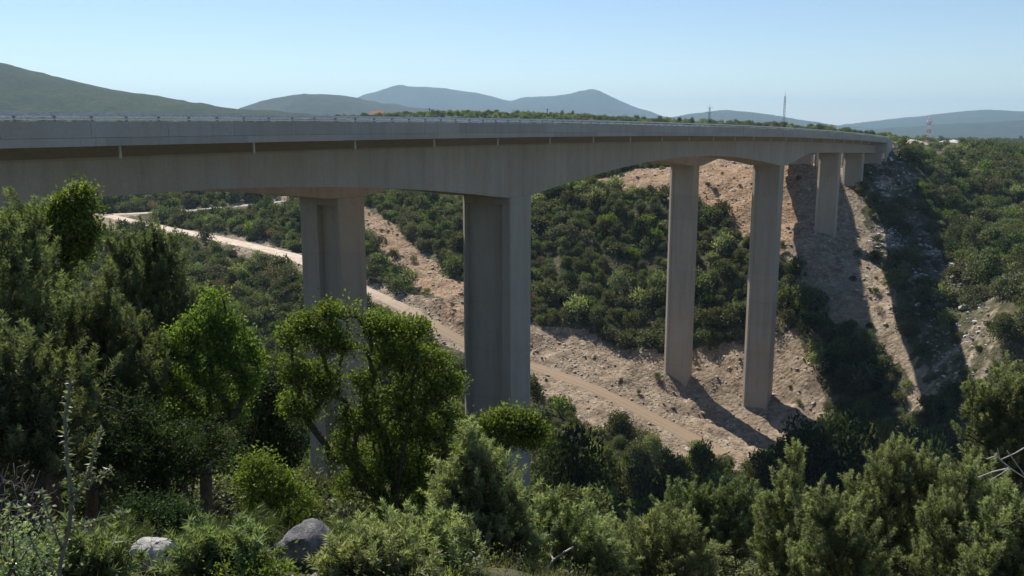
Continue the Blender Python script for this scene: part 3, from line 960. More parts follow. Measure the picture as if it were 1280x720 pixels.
JU, JL, BR, BD, BY = M['juniper'], M['juniper_light'], M['broad'], M['broad_dark'], M['broad_yellow']
FG = [
 # left group
 ('juniper_tree', 'juniper', 'dark juniper at the left edge with a slender pointed leader', 'tree', 5, 10, [(38, 264, 13), (34, 290, 18), (20, 320, 32), (-20, 330, 60), (-10, 400, 80), (30, 400, 45)], 260, JU, 1, 0.07),
 ('broadleaf_tree', 'leafy', 'bright green broadleaf tree topping the dark junipers at far left', 'tree', 80, 14.5, [(98, 238, 14), (85, 252, 16), (108, 256, 15), (68, 262, 12), (96, 275, 20), (65, 282, 18), (40, 276, 15), (112, 290, 12), (20, 285, 16), (80, 305, 22), (50, 305, 20), (105, 315, 14), (75, 335, 22)], 330, BR, 3, 0.06),
 ('juniper_tree', 'juniper', 'dark pointed juniper below the bright broadleaf tree', 'tree', 48, 12, [(44, 305, 14), (46, 335, 26), (40, 375, 42), (70, 395, 38), (30, 440, 65)], 260, JU, 1, 0.07),
 ('juniper_tree', 'juniper', 'juniper with two grey-green spires left of the broadleaf in front of the slope', 'tree', 125, 12.5, [(137, 352, 14), (134, 385, 24), (110, 400, 22), (150, 425, 40), (100, 450, 55), (160, 480, 55)], 300, JU, 2, 0.07),
 ('juniper_tree', 'juniper', 'open juniper with bare dark limbs just below the dirt track', 'tree', 185, 17, [(138, 300, 14), (160, 318, 20), (190, 308, 22), (212, 322, 18), (205, 350, 30), (165, 360, 32), (190, 400, 45), (225, 385, 25)], 280, JU, 2, 0.08),
 ('juniper_tree', 'juniper', 'low dark juniper filling the left edge under the pointed ones', 'tree', 20, 8.5, [(10, 480, 60), (70, 500, 55), (-20, 540, 60), (60, 560, 50)], 230, JU, 2, 0.06),
 ('broadleaf_tree', 'leafy', 'broadleaf tree with sunlit top left of the far pier', 'tree', 262, 13, [(268, 376, 14), (258, 396, 18), (284, 400, 16), (238, 412, 16), (300, 420, 16), (265, 428, 22), (215, 432, 18), (240, 446, 20), (288, 450, 22), (318, 446, 13), (205, 465, 18), (262, 472, 24), (230, 488, 22), (308, 480, 18), (190, 500, 18), (285, 505, 22), (250, 520, 22), (215, 525, 20)], 400, BR, 3, 0.06),
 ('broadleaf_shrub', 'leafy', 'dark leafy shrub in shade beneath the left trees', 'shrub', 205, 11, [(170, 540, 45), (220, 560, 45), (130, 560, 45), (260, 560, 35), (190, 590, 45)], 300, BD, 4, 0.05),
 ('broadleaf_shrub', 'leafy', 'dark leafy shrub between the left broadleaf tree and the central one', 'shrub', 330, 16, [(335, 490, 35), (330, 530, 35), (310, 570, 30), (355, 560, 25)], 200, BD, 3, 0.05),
 # centre
 ('broadleaf_tree', 'leafy', 'large many-stemmed broadleaf tree in front of the two nearest piers', 'tree', 500, 13, [(385, 402, 20), (412, 388, 18), (436, 392, 14), (402, 420, 22), (365, 425, 16), (428, 430, 18), (362, 465, 18), (385, 470, 24), (415, 480, 18), (365, 505, 17), (392, 515, 16), (470, 405, 17), (500, 412, 20), (526, 408, 10), (480, 440, 26), (515, 450, 26), (548, 452, 16), (565, 478, 16), (540, 490, 26), (500, 495, 30), (455, 480, 20), (450, 525, 28), (490, 545, 30), (535, 540, 28), (566, 525, 18), (430, 560, 22), (470, 590, 28), (515, 590, 28), (555, 575, 20), (545, 620, 22), (430, 610, 20), (490, 630, 24)], 820, BR, 6, 0.055),
 ('broadleaf_tree', 'leafy', 'yellow-green broadleaf branch crown across the foot of the second pier', 'tree', 592, 13.5, [(655, 525, 17), (632, 522, 15), (676, 540, 13), (662, 548, 15), (610, 535, 16), (640, 545, 16), (590, 552, 18), (612, 560, 14), (575, 580, 18), (592, 600, 18), (560, 610, 18)], 240, BR, 2, 0.035),
 ('juniper_tree', 'juniper', 'young pale juniper standing right of the large central broadleaf', 'tree', 590, 9.5, [(586, 552, 13), (590, 580, 22), (610, 600, 24), (570, 620, 32), (635, 640, 30), (590, 660, 42), (640, 690, 38)], 280, JL, 1, 0.05),
 ('juniper_shrub', 'juniper', 'low pale juniper along the bottom edge below the central broadleaf', 'shrub', 500, 7.5, [(450, 700, 32), (500, 690, 34), (550, 690, 36), (480, 725, 40), (540, 730, 40)], 200, JL, 3, 0.03),
 ('juniper_shrub', 'juniper', 'low juniper at the bottom right of the young pale one', 'shrub', 705, 10.5, [(690, 650, 26), (720, 680, 38), (675, 700, 36), (745, 700, 36), (700, 730, 40)], 250, JL, 2, 0.04),
 # right group
 ('juniper_shrub', 'juniper', 'sunlit pale juniper at the bottom edge below the bridge shadow', 'shrub', 815, 13, [(790, 690, 34), (835, 672, 34), (860, 700, 40), (810, 725, 45), (770, 720, 35)], 260, JL, 2, 0.05),
 ('juniper_shrub', 'juniper', 'bushy dark-green juniper under the lower end of the dirt track', 'shrub', 880, 22, [(850, 630, 28), (890, 640, 34), (920, 625, 26), (870, 670, 40), (930, 670, 40)], 280, JU, 2, 0.06),
 ('juniper_tree', 'juniper', 'narrow conical juniper in front of the dark gully', 'tree', 978, 15, [(994, 575, 9), (988, 600, 16), (980, 630, 24), (972, 665, 34), (985, 700, 42)], 230, JL, 1, 0.05),
 ('juniper_shrub', 'juniper', 'low juniper at the bottom between the conical and the big right one', 'shrub', 1045, 13.5, [(1030, 645, 26), (1060, 670, 34), (1020, 700, 34), (1070, 715, 40)], 230, JL, 2, 0.05),
 ('juniper_tree', 'juniper', 'big sunlit juniper with rounded top against the dark gully', 'tree', 1115, 17, [(1128, 568, 16), (1105, 585, 26), (1145, 592, 26), (1085, 622, 34), (1125, 625, 42), (1165, 625, 32), (1095, 665, 42), (1145, 680, 48)], 420, JL, 2, 0.09),
 ('juniper_tree', 'juniper', 'bushy juniper below the dead branch at lower right', 'tree', 1205, 15, [(1200, 600, 26), (1225, 630, 34), (1185, 650, 36), (1235, 670, 40), (1195, 700, 50)], 360, JL, 2, 0.08),
 ('juniper_tree', 'juniper', 'tall rounded juniper at the right edge above the dead branch', 'tree', 1262, 25, [(1225, 500, 20), (1250, 490, 28), (1280, 505, 40), (1235, 530, 30), (1270, 545, 45), (1245, 580, 40), (1290, 590, 50)], 420, JL, 2, 0.10),
 ('juniper_shrub', 'juniper', 'juniper filling the bottom right corner', 'shrub', 1272, 11, [(1270, 650, 34), (1250, 690, 36), (1290, 700, 50), (1240, 725, 40)], 260, JL, 2, 0.06),
 # low plants at the near left
 ('broadleaf_shrub', 'leafy', 'low yellow-green leafy shrub beside the grey boulder', 'shrub', 345, 9.5, [(318, 575, 13), (332, 592, 14), (308, 600, 13), (352, 604, 12), (370, 612, 12), (340, 622, 16), (382, 630, 11), (318, 630, 15), (360, 640, 14)], 130, BY, 4, 0.02),
 ('broom_plant', 'broom', 'feathery green broom between the white rock and the grey boulder', 'plant', 290, 7.6, [(280, 690, 22), (310, 685, 22), (258, 702, 18), (325, 672, 16), (300, 712, 24)], 170, M['grassy'], 5, 0.012),
 ('broom_plant', 'broom', 'feathery green plant left of the white rock', 'plant', 150, 6.6, [(150, 690, 20), (140, 712, 24), (165, 715, 20)], 90, M['grassy'], 4, 0.010),
 ('broom_plant', 'broom', 'feathery plant right of the grey boulder', 'plant', 425, 7.4, [(425, 690, 18), (440, 712, 24), (412, 715, 18)], 90, M['grassy'], 4, 0.010),
 ('juniper_shrub', 'juniper', 'low feathery juniper at the bottom edge right of the white rock', 'shrub', 275, 5.4, [(268, 712, 20), (292, 708, 18), (300, 730, 22), (258, 735, 18)], 90, JU, 3, 0.02),
 ('juniper_shrub', 'juniper', 'low juniper at the bottom edge left of the white rock', 'shrub', 110, 5.0, [(100, 722, 22), (125, 730, 22), (80, 740, 24)], 80, JU, 3, 0.02),
 ('broadleaf_shrub', 'leafy', 'low dark-leaved shrub at the bottom edge below the boulder', 'shrub', 330, 5.2, [(315, 722, 18), (340, 730, 20), (300, 738, 20), (355, 738, 16)], 50, BR, 4, 0.012),
 ('juniper_shrub', 'juniper', 'small juniper sprig at the bottom edge right of the pale flat rock', 'shrub', 455, 5.6, [(450, 722, 22), (478, 718, 22), (500, 735, 24), (440, 740, 22)], 90, JL, 3, 0.02),
 ('broadleaf_shrub', 'leafy', 'dark shrub behind the white rock', 'shrub', 195, 8.6, [(180, 640, 24), (215, 645, 24), (235, 660, 20), (165, 665, 20), (200, 670, 24)], 130, BD, 4, 0.02),
 ('broadleaf_shrub', 'leafy', 'small pale-leaved plant in the bottom left corner', 'plant', 22, 4.6, [(15, 690, 26), (40, 705, 24), (10, 650, 18), (35, 670, 16)], 60, M['pale'], 4, 0.008),
]
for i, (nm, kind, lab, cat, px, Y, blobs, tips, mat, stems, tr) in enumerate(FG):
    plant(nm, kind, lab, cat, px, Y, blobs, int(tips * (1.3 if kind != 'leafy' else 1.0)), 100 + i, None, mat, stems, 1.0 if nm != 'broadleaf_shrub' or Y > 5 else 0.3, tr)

# tall thin sapling and dry twig bushes near the camera
def sapling():
    rng = np.random.default_rng(77)
    Y = 4.4
    root_p = P(72, 735, Y)
    zb = float(gz(root_p[0], root_p[1]))
    root_p[2] = zb
    root = empty('sapling', root_p)
    tag(root, 'thin upright sapling with small pale leaves at lower left', 'sapling')
    nodes, par = [np.zeros(3)], [-1]
    def chain(start, pix, jit=0.004):
        j = start
        for (a, b) in pix:
            nodes.append(P(a, b, Y) - root_p + rng.normal(size=3) * jit)
            par.append(j)
            j = len(nodes) - 1
        return j
    a0 = chain(0, [(74, 715), (80, 690), (86, 660), (90, 630)])
    a1 = chain(a0, [(88, 605), (84, 575), (82, 545), (82, 520), (86, 500), (88, 478)])
    chain(a0, [(100, 610), (112, 585), (120, 560), (130, 535)])
    chain(a0, [(104, 608), (125, 595), (142, 584)])
    chain(2, [(70, 670), (58, 640), (52, 615)])
    chain(3, [(110, 655), (140, 645), (160, 642)])
    chain(1, [(50, 700), (38, 670)])
    n_, p_ = np.array(nodes), np.array(par)
    rad = np.maximum(0.011 - 0.009 * np.arange(len(n_)) / len(n_), 0.0035)
    rad[:5] = 0.011
    tv, tf = tubes(n_, p_, rad)
    obj('stem', mesh_np('stem', tv, tf, M['twig'], smooth=True), root)
    c, d = [], []
    for i in range(5, len(n_)):
        a, b = n_[p_[i]], n_[i]
        for k in range(24):
            f = rng.uniform(0, 1)
            c.append(a + (b - a) * f)
            d.append(rng.normal(size=3) * 0.8 + np.array((0, 0, 0.35)))
    c, d = np.array(c), np.array(d)
    v, f = kites(c, d, rng.uniform(0.026, 0.05, len(c)), rng.uniform(0.012, 0.02, len(c)), rng)
    obj('leaves', mesh_np('leaves', v, f, M['pale'], tint=np.repeat(rng.uniform(0, 1, len(c)), 4)), root)
sapling()

def twig_bush(label, px, Y, blobs, tips, seed, mat, r=0.010, name='dry_bush', cat='shrub'):
    rng = np.random.default_rng(seed)
    q = P(px, 690 if Y < 50 else 600, Y)
    zb = float(gz(q[0], q[1]))
    base = np.array((q[0], q[1], zb - 0.03))
    B = [(*P(b[0], b[1], Y), b[2] / F * Y) for b in blobs]
    T = env_points(B, tips, rng, 0.6)
    T[:, 2] = np.maximum(T[:, 2], zb + 0.05)
    nodes, par, cnt, ti = skeleton(base, T, rng, 3, 0.08, 0.16)
    rad = np.maximum(r * np.sqrt(cnt / cnt.max()), 0.0022 * max(1, Y / 8))
    root = empty(name, base)
    tag(root, label, cat)
    tv, tf = tubes(nodes - base, par, rad, 4)
    obj('branches', mesh_np('branches', tv, tf, mat, smooth=True), root)
twig_bush('grey dry twiggy bush left of the white rock', 110, 5.6, [(105, 670, 40), (130, 690, 40), (75, 690, 40), (60, 650, 24)], 420, 5, M['twig'])
twig_bush('grey twiggy bush at the left edge under the dark juniper', 25, 6.2, [(20, 610, 36), (45, 630, 30), (10, 650, 30)], 300, 6, M['twig'])
for lab, px_, py_, seed_ in (('thin bare sapling on the scree left of the track end', 802, 572, 31), ('thin twiggy sapling at the foot of the scree, middle one', 838, 578, 32), ('short twiggy sapling at the foot of the scree near the track', 822, 588, 33)):
    twig_bush(lab, px_, 136, [(px_, py_ - 14, 6), (px_ - 3, py_, 8), (px_ + 4, py_ + 6, 8)], 60, seed_, M['bark'], 0.10, 'sapling', 'sapling')
def dead_branch(label, chains, Y, foot, r):
    rng = np.random.default_rng(int(foot[0]))
    q = P(foot[0], foot[1], Y)
    zb = float(gz(q[0], q[1]))
    base = np.array((q[0], q[1], zb - 0.05))
    nodes, par = [np.zeros(3)], [-1]
    for ch in chains:
        j = ch[0]
        for (a, b) in ch[1:]:
            nodes.append(P(a, b, Y + rng.uniform(-0.15, 0.15)) - base)
            par.append(j)
            j = len(nodes) - 1
    n_, p_ = np.array(nodes), np.array(par)
    tv, tf = tubes(n_, p_, np.maximum(r * (1 - 0.6 * np.arange(len(n_)) / len(n_)), 0.006), 5)
    root = empty('dead_tree', base)
    tag(root, label, 'dead tree')
    obj('branches', mesh_np('branches', tv, tf, M['dead_wood'], smooth=True), root)
dead_branch('bare bleached dead branches sticking out at the right edge', [[0, (1300, 640), (1285, 600), (1262, 585), (1245, 570)], [2, (1290, 578), (1280, 560), (1270, 566)], [3, (1240, 590), (1222, 597)], [2, (1265, 572), (1258, 563)], [4, (1233, 574), (1228, 570)], [3, (1252, 592), (1238, 600)], [7, (1250, 575), (1247, 560)]], 13.5, (1305, 690), 0.013)
dead_branch('short bleached dead stick at the bottom centre', [[0, (682, 712), (692, 700), (706, 690), (716, 684)], [2, (688, 692), (690, 684)]], 9.5, (676, 722), 0.016)

# ------------------------------------------------------------------ rocks
def rock_mesh(name, seed, mat, sub=3, squash=(1, 1, 1), rough=0.35):
    import bmesh
    bm = bmesh.new()
    bmesh.ops.create_icosphere(bm, subdivisions=sub, radius=1.0)
    rng = np.random.default_rng(seed)
    planes = unit(rng.normal(size=(11, 3)))
    offs = rng.uniform(0.62, 0.92, 11)
    for v in bm.verts:
        p = np.array(v.co)
        for n_, o_ in zip(planes, offs):
            d = p @ n_ - o_
            if d > 0: p = p - n_ * d * 0.92
        k = float(fbm(np.array([p[0] * 2 + p[2]]), np.array([p[1] * 2 - p[2]]), seed, 4)[0])
        p = p * (1 + rough * k)
        v.co = p * np.array(squash)
    me = bpy.data.meshes.new(name)
    bm.to_mesh(me)
    bm.free()
    me.materials.append(mat)
    return me
def rock(label, px, py, r, Y, seed, mat, squash=(1, 1, 1)):
    q = P(px, py, Y)
    o = obj('rock', rock_mesh('rock', seed, mat, 4 if r > 14 else 3, squash))
    s = r / F * Y
    o.location = (q[0], q[1], float(gz(q[0], q[1])) + s * squash[2] * 0.7)
    o.scale = (s, s, s)
    o.rotation_euler = (0.55, -0.2, seed * 1.3)
    return tag(o, label, 'rock')
rock('white sunlit limestone rock at the bottom left', 196, 700, 34, 6.3, 3, M['white_rock'], (1.05, 1.0, 0.85))
rock('large dark grey boulder among the low plants', 385, 682, 42, 6.9, 4, M['grey_rock'], (1, 0.9, 0.95))
rock('pale flat rock at the bottom below the grey boulder', 402, 716, 22, 6.0, 5, M['limestone'], (1.2, 0.9, 0.6))
rock('small white rock left of the pale flat rock at the bottom edge', 362, 718, 11, 5.9, 6, M['white_rock'])
rock('dark low rock just left of the grey boulder', 345, 668, 18, 7.6, 7, M['grey_rock'], (1.3, 0.8, 0.6))
rock('small brown stone below the large broadleaf', 470, 680, 9, 8.6, 8, M['scree'])

# ------------------------------------------------------------------ shrubs on the slopes
def bush_proto(name, seed, mat, n, leaf, cone=0.0, h=1.0):
    """unit bush about 2 across and 1.7h high, foot at the origin"""
    rng = np.random.default_rng(seed)
    nl = 16
    lobes = []
    for k in range(nl):
        a, e = rng.uniform(0, 2 * np.pi), rng.uniform(-0.15, 1.0)
        rr = rng.uniform(0.30, 0.62)
        zc = 0.62 * h + e * 0.72 * h
        rad = (0.75 if e < 0.6 else 0.45) * (1 - cone * max(e, 0)) * rng.uniform(0.7, 1.1)
        lobes.append((math.cos(a) * rad, math.sin(a) * rad, zc, rr * (1 - 0.4 * cone * max(e, 0))))
    lobes.append((0, 0, 0.75 * h, 0.6))
    L = np.array(lobes)
    k = rng.choice(len(L), n, p=L[:, 3] ** 2 / (L[:, 3] ** 2).sum())
    d = unit(rng.normal(size=(n, 3)) + np.array((0, 0, 0.25)))
    c = L[k, :3] + d * (L[k, 3] * rng.uniform(0.6, 1.08, n))[:, None]
    c[:, 2] = np.maximum(c[:, 2], 0.04)
    dr = unit(d * 0.7 + rng.normal(size=(n, 3)) * 0.7)
    v, f = kites(c, dr, rng.uniform(0.7, 1.5, n) * leaf, rng.uniform(0.6, 1.1, n) * leaf * 0.75, rng, 0.25)
    tn = np.clip(0.5 * rng.uniform(0, 1, len(L))[k] + 0.5 * rng.uniform(0, 1, n), 0, 1)
    return mesh_np(name, v, f, mat, tint=np.repeat(tn, 4))
FARP = [bush_proto('shrub', 1, M['scrub'], 520, 0.26), bush_proto('shrub', 2, M['scrub'], 560, 0.24, 0.2, 1.15), bush_proto('shrub', 3, M['scrub'], 520, 0.26, 0.0, 0.85),
        bush_proto('shrub', 4, M['olive'], 500, 0.24), bush_proto('shrub', 5, M['scrub'], 560, 0.22, 0.6, 1.5), bush_proto('shrub', 6, M['broad_dark'], 560, 0.25, 0.1, 1.1),
        bush_proto('shrub', 7, M['broad'], 520, 0.24, 0.1, 1.05)]
FARP.append(bush_proto('shrub', 9, M['dry'], 300, 0.2, 0.0, 0.8))
FARP.insert(7, bush_proto('shrub', 8, M['juniper_light'], 520, 0.24, 0.1, 0.95))
MIDP = [bush_proto('shrub', 11, M['scrub'], 2600, 0.125), bush_proto('shrub', 12, M['scrub'], 2800, 0.12, 0.3, 1.25), bush_proto('shrub', 13, M['olive'], 2600, 0.12, 0.1, 1.0),
        bush_proto('shrub', 14, M['broad_dark'], 2600, 0.125, 0.1, 1.1), bush_proto('shrub', 15, M['juniper_light'], 3000, 0.11, 0.4, 1.4)]

def hidden_collection(name, meshes):
    c = bpy.data.collections.new(name)
    for i, m in enumerate(meshes):
        o = bpy.data.objects.new('%s_%02d' % (name, i), m)
        c.objects.link(o)
    return c
def scatter(name, coll, pts, rot, scl, idx, label=None, cat=None):
    me = bpy.data.meshes.new(name)
    me.vertices.add(len(pts))
    me.vertices.foreach_set('co', np.asarray(pts, np.float32).ravel())
    a = me.attributes.new('rot', 'FLOAT_VECTOR', 'POINT')
    a.data.foreach_set('vector', np.asarray(rot, np.float32).ravel())
    a = me.attributes.new('scl', 'FLOAT_VECTOR', 'POINT')
    a.data.foreach_set('vector', np.asarray(scl, np.float32).ravel())
    a = me.attributes.new('pick', 'INT', 'POINT')
    a.data.foreach_set('value', np.asarray(idx, np.int32))
    o = obj(name, me)
    ng = bpy.data.node_groups.new(name, 'GeometryNodeTree')
    ng.interface.new_socket('Geometry', in_out='INPUT', socket_type='NodeSocketGeometry')
    ng.interface.new_socket('Geometry', in_out='OUTPUT', socket_type='NodeSocketGeometry')
    N, L = ng.nodes, ng.links
    gi, go = N.new('NodeGroupInput'), N.new('NodeGroupOutput')
    ci = N.new('GeometryNodeCollectionInfo')
    ci.inputs['Collection'].default_value = coll
    ci.inputs['Separate Children'].default_value = True
    ci.inputs['Reset Children'].default_value = True
    ip = N.new('GeometryNodeInstanceOnPoints')
    ip.inputs['Pick Instance'].default_value = True
    def attr(nm, dt):
        q = N.new('GeometryNodeInputNamedAttribute')
        q.data_type = dt
        q.inputs['Name'].default_value = nm
        return [s for s in q.outputs if s.enabled and s.name == 'Attribute'][0]
    L.new(gi.outputs[0], ip.inputs['Points'])
    L.new(ci.outputs[0], ip.inputs['Instance'])
    L.new(attr('pick', 'INT'), ip.inputs['Instance Index'])
    e2r = N.new('FunctionNodeEulerToRotation')
    L.new(attr('rot', 'FLOAT_VECTOR'), e2r.inputs[0])
    L.new(e2r.outputs[0], ip.inputs['Rotation'])
    L.new(attr('scl', 'FLOAT_VECTOR'), ip.inputs['Scale'])
    L.new(ip.outputs[0], go.inputs[0])
    md = o.modifiers.new('scatter', 'NODES')
    md.node_group = ng
    tag(o, label, cat, kind='stuff')
    return o

rng = np.random.default_rng(2024)
def jitter_grid(x0, x1, y0, y1, sp):
    xs, ys = np.arange(x0, x1, sp), np.arange(y0, y1, sp)
    X, Y = np.meshgrid(xs, ys)
    X = X.ravel() + rng.uniform(-0.5, 0.5, X.size) * sp
    Y = Y.ravel() + rng.uniform(-0.5, 0.5, Y.size) * sp
    return X, Y
def in_view(X, Y, margin=0.06): return np.abs(X / np.maximum(Y, 1)) < (640 / F * 1.03 + margin)
pier_xy = [br(s, LATN) for s in (S_P2 - 88, S_P2, S_P4, S_P5, S_P6)] + [br(s, LATF) for s in (S_P1 - 88, S_P1, S_P3)]
def clear_of_piers(X, Y, r=4.2):
    ok = np.ones(len(X), bool)
    for p in pier_xy: ok &= np.hypot(X - p[0], Y - p[1]) > r
    return ok
def under_deck_room(X, Y, Z, top):
    """keep crowns below the decks"""
    rel = np.stack((X - FAS0[0], Y - FAS0[1]), 1)
    s, lat = rel @ AX, -(rel @ NX)
    over = (lat > -1.5) & (lat < 30)
    dz = EYE - np.maximum(FAS0[1] + AX[1] * s - 46, 0) ** 2 / 9000 - 7.5
    return ~over | (top < dz)

X, Y = jitter_grid(-190, 220, 84, 345, 2.2)
k = in_view(X, Y) & clear_of_piers(X, Y)
X, Y = X[k], Y[k]
b = bare_at(X, Y)
dens = 1.0 + 0.5 * fbm(X / 14, Y / 14, 71, 3)
dens = np.where(b > 0.5, 0.035, np.where(b > 0.2, 0.45, dens))
k = rng.uniform(0, 1, len(X)) < dens
d1, _ = near_line(X, Y, trk); d2, _ = near_line(X, Y, trk2)
k &= (d1 > 3.8) & (d2 > 3.4)
ty = np.interp(X, trk[:, 0], trk[:, 1])
cut = (Y < ty) & (ty - Y < 13) & (X < 0) & (X > trk[0, 0]) & (rng.uniform(0, 1, len(X)) < 0.93)
ty2 = np.interp(X, trk2[:, 0], trk2[:, 1])
cut |= (Y < ty2) & (ty2 - Y < 20) & (X > trk2[0, 0] - 4) & (X < trk2[-1, 0]) & (X < -60) & (rng.uniform(0, 1, len(X)) < 0.96)
k &= ~cut
X, Y, b = X[k], Y[k], b[k]
Z = gz(X, Y)
size = rng.lognormal(0.24, 0.42, len(X)) * (0.9 + 0.5 * fbm(X / 30, Y / 30, 81, 2))
size = np.where(b > 0.3, size * 0.45, size)
_px, _py, _ = to_px(np.stack((X, Y, Z), 1))
size = np.where((_px > 1116) & (_px < 1212) & (Y > 283), size * 0.42, size)
size = np.clip(size, 0.3, 2.6)
hgt = size * rng.uniform(0.8, 1.25, len(X))
k = under_deck_room(X, Y, Z, Z + hgt * 1.8)
X, Y, Z, size, hgt = X[k], Y[k], Z[k], size[k], hgt[k]
pick = rng.choice(9, len(X), p=[0.20, 0.18, 0.16, 0.14, 0.08, 0.08, 0.05, 0.06, 0.05])
rotz = rng.uniform(0, 2 * np.pi, len(X))
pxs, pys, zc = to_px(np.stack((X, Y, Z + hgt * 0.8), 1))
lim = np.interp(pxs, [0, 120, 200, 340, 360, 560, 600, 690, 720, 1000, 1100, 1200, 1280], [230, 300, 300, 350, 390, 400, 500, 520, 600, 590, 560, 560, 470])
vis = (pys < lim) & (pxs > -10) & (pxs < 1290)
order = np.argsort(-(size / zc) * vis)
solo = order[:290]
rest = np.setdiff1d(np.arange(len(X)), solo)
LOOK = ['round green', 'tall green', 'low spreading green', 'grey-green', 'pointed green', 'dark green', 'bright green', 'pale green', 'dry brownish']
REG = [(lambda x, y: x < 250, 'on the left slope by the bend of the pale track'), (lambda x, y: x < 368, 'on the slope left of the far pier'),
       (lambda x, y: x < 520 and y < 340, 'beside the orange scar between the two nearest piers'), (lambda x, y: x < 620, 'above the track between the two nearest piers'),
       (lambda x, y: x < 740 and y < 320, 'upper left on the hillside under the main arch'), (lambda x, y: x < 740 and y < 420, 'lower left on the hillside under the main arch'),
       (lambda x, y: x < 835 and y < 330, 'upper right on the hillside under the main arch'), (lambda x, y: x < 835 and y < 440, 'lower right on the hillside under the main arch'),
       (lambda x, y: x < 960 and y < 360, 'between the middle pair of piers, below the orange earth'), (lambda x, y: x < 960 and y < 465, 'between the middle pair of piers, above the scree'),
       (lambda x, y: x < 835, 'on the bare scree below the main arch'), (lambda x, y: x < 1010, 'round the feet of the middle pair of piers'),
       (lambda x, y: x < 1110 and y < 420, 'on the earth slope below the last piers'), (lambda x, y: x < 1110, 'in the dark gully right of the middle piers'),
       (lambda x, y: x < 1190 and y < 260, 'on the right hillside just beyond the bridge end'), (lambda x, y: y < 230, 'at the top of the right hillside'),
       (lambda x, y: x < 1190 and y < 400, 'on the shaded rocky flank of the right hillside'), (lambda x, y: y < 320, 'in the upper middle of the right hillside'), (lambda x, y: y < 400, 'in the lower middle of the right hillside'), (lambda x, y: True, 'at the bottom of the right hillside')]
big = np.median((size / zc)[solo])
def region(i):
    x, y = pxs[i], pys[i]
    where = next(w for f, w in REG if f(x, y))
    sz = 'large' if size[i] / zc[i] > big else 'smaller'
    l = '%s %s shrub %s' % (sz, LOOK[pick[i]], where)
    return l, l.replace(' shrub ', ' shrubs ')
for i in solo:
    m = FARP[pick[i]] if zc[i] > 150 else MIDP[[0, 1, 0, 2, 4, 3, 1, 4, 2][pick[i]]]
    o = obj('shrub', m)
    o.location = (X[i], Y[i], Z[i] - 0.05)
    o.rotation_euler = (0, 0, rotz[i])
    o.scale = (size[i], size[i], hgt[i])
    l, g = region(i)
    tag(o, l, 'shrub', g)
farcol = hidden_collection('shrub_kind', FARP)
def rz3(n): return np.stack((np.zeros(n), np.zeros(n), rng.uniform(0, 2 * np.pi, n)), 1)
scatter('shrub_cover', farcol, np.stack((X[rest], Y[rest], Z[rest] - 0.05), 1), rz3(len(rest)), np.stack((size[rest], size[rest], hgt[rest]), 1), pick[rest],
        'dense green scrub covering the slopes on both sides of the valley', 'scrub')

# plateau scrub out towards the plain
X, Y = jitter_grid(-330, 420, 345, 700, 3.2)
k = in_view(X, Y) & (rng.uniform(0, 1, len(X)) < 0.62 + 0.8 * fbm(X / 40, Y / 40, 91, 3))
rel = np.stack((X - FAS0[0], Y - FAS0[1]), 1)
X, Y = X[k], Y[k]
pxp, pyp, _ = to_px(np.stack((X, Y, gz(X, Y)), 1))
k = ~((pxp > 1120) & (pxp < 1205) & (Y > 380) & (Y < 520) & (rng.uniform(0, 1, len(X)) < 0.9))
X, Y = X[k], Y[k]
s_ = np.clip(rng.lognormal(0.10, 0.30, len(X)), 0.5, 1.75)
scatter('plateau_scrub', farcol, np.stack((X, Y, gz(X, Y) - 0.05), 1), rz3(len(X)), np.stack((s_, s_, s_ * rng.uniform(0.8, 1.2, len(X))), 1), rng.choice(8, len(X), p=[0.18, 0.14, 0.14, 0.16, 0.02, 0.02, 0.06, 0.28]),
        'low green scrub on the plateau beyond the deck', 'scrub')
X, Y = jitter_grid(-700, 900, 700, 1500, 11.0)
k = in_view(X, Y) & (rng.uniform(0, 1, len(X)) < 0.7)
X, Y = X[k], Y[k]
s_ = np.clip(rng.lognormal(0.7, 0.35, len(X)), 0.8, 4.5)
scatter('plain_scrub', farcol, np.stack((X, Y, gz(X, Y) - 0.05), 1), rz3(len(X)), np.stack((s_, s_, s_), 1), rng.choice(8, len(X)), 'far scrub on the plain below the hills', 'scrub')

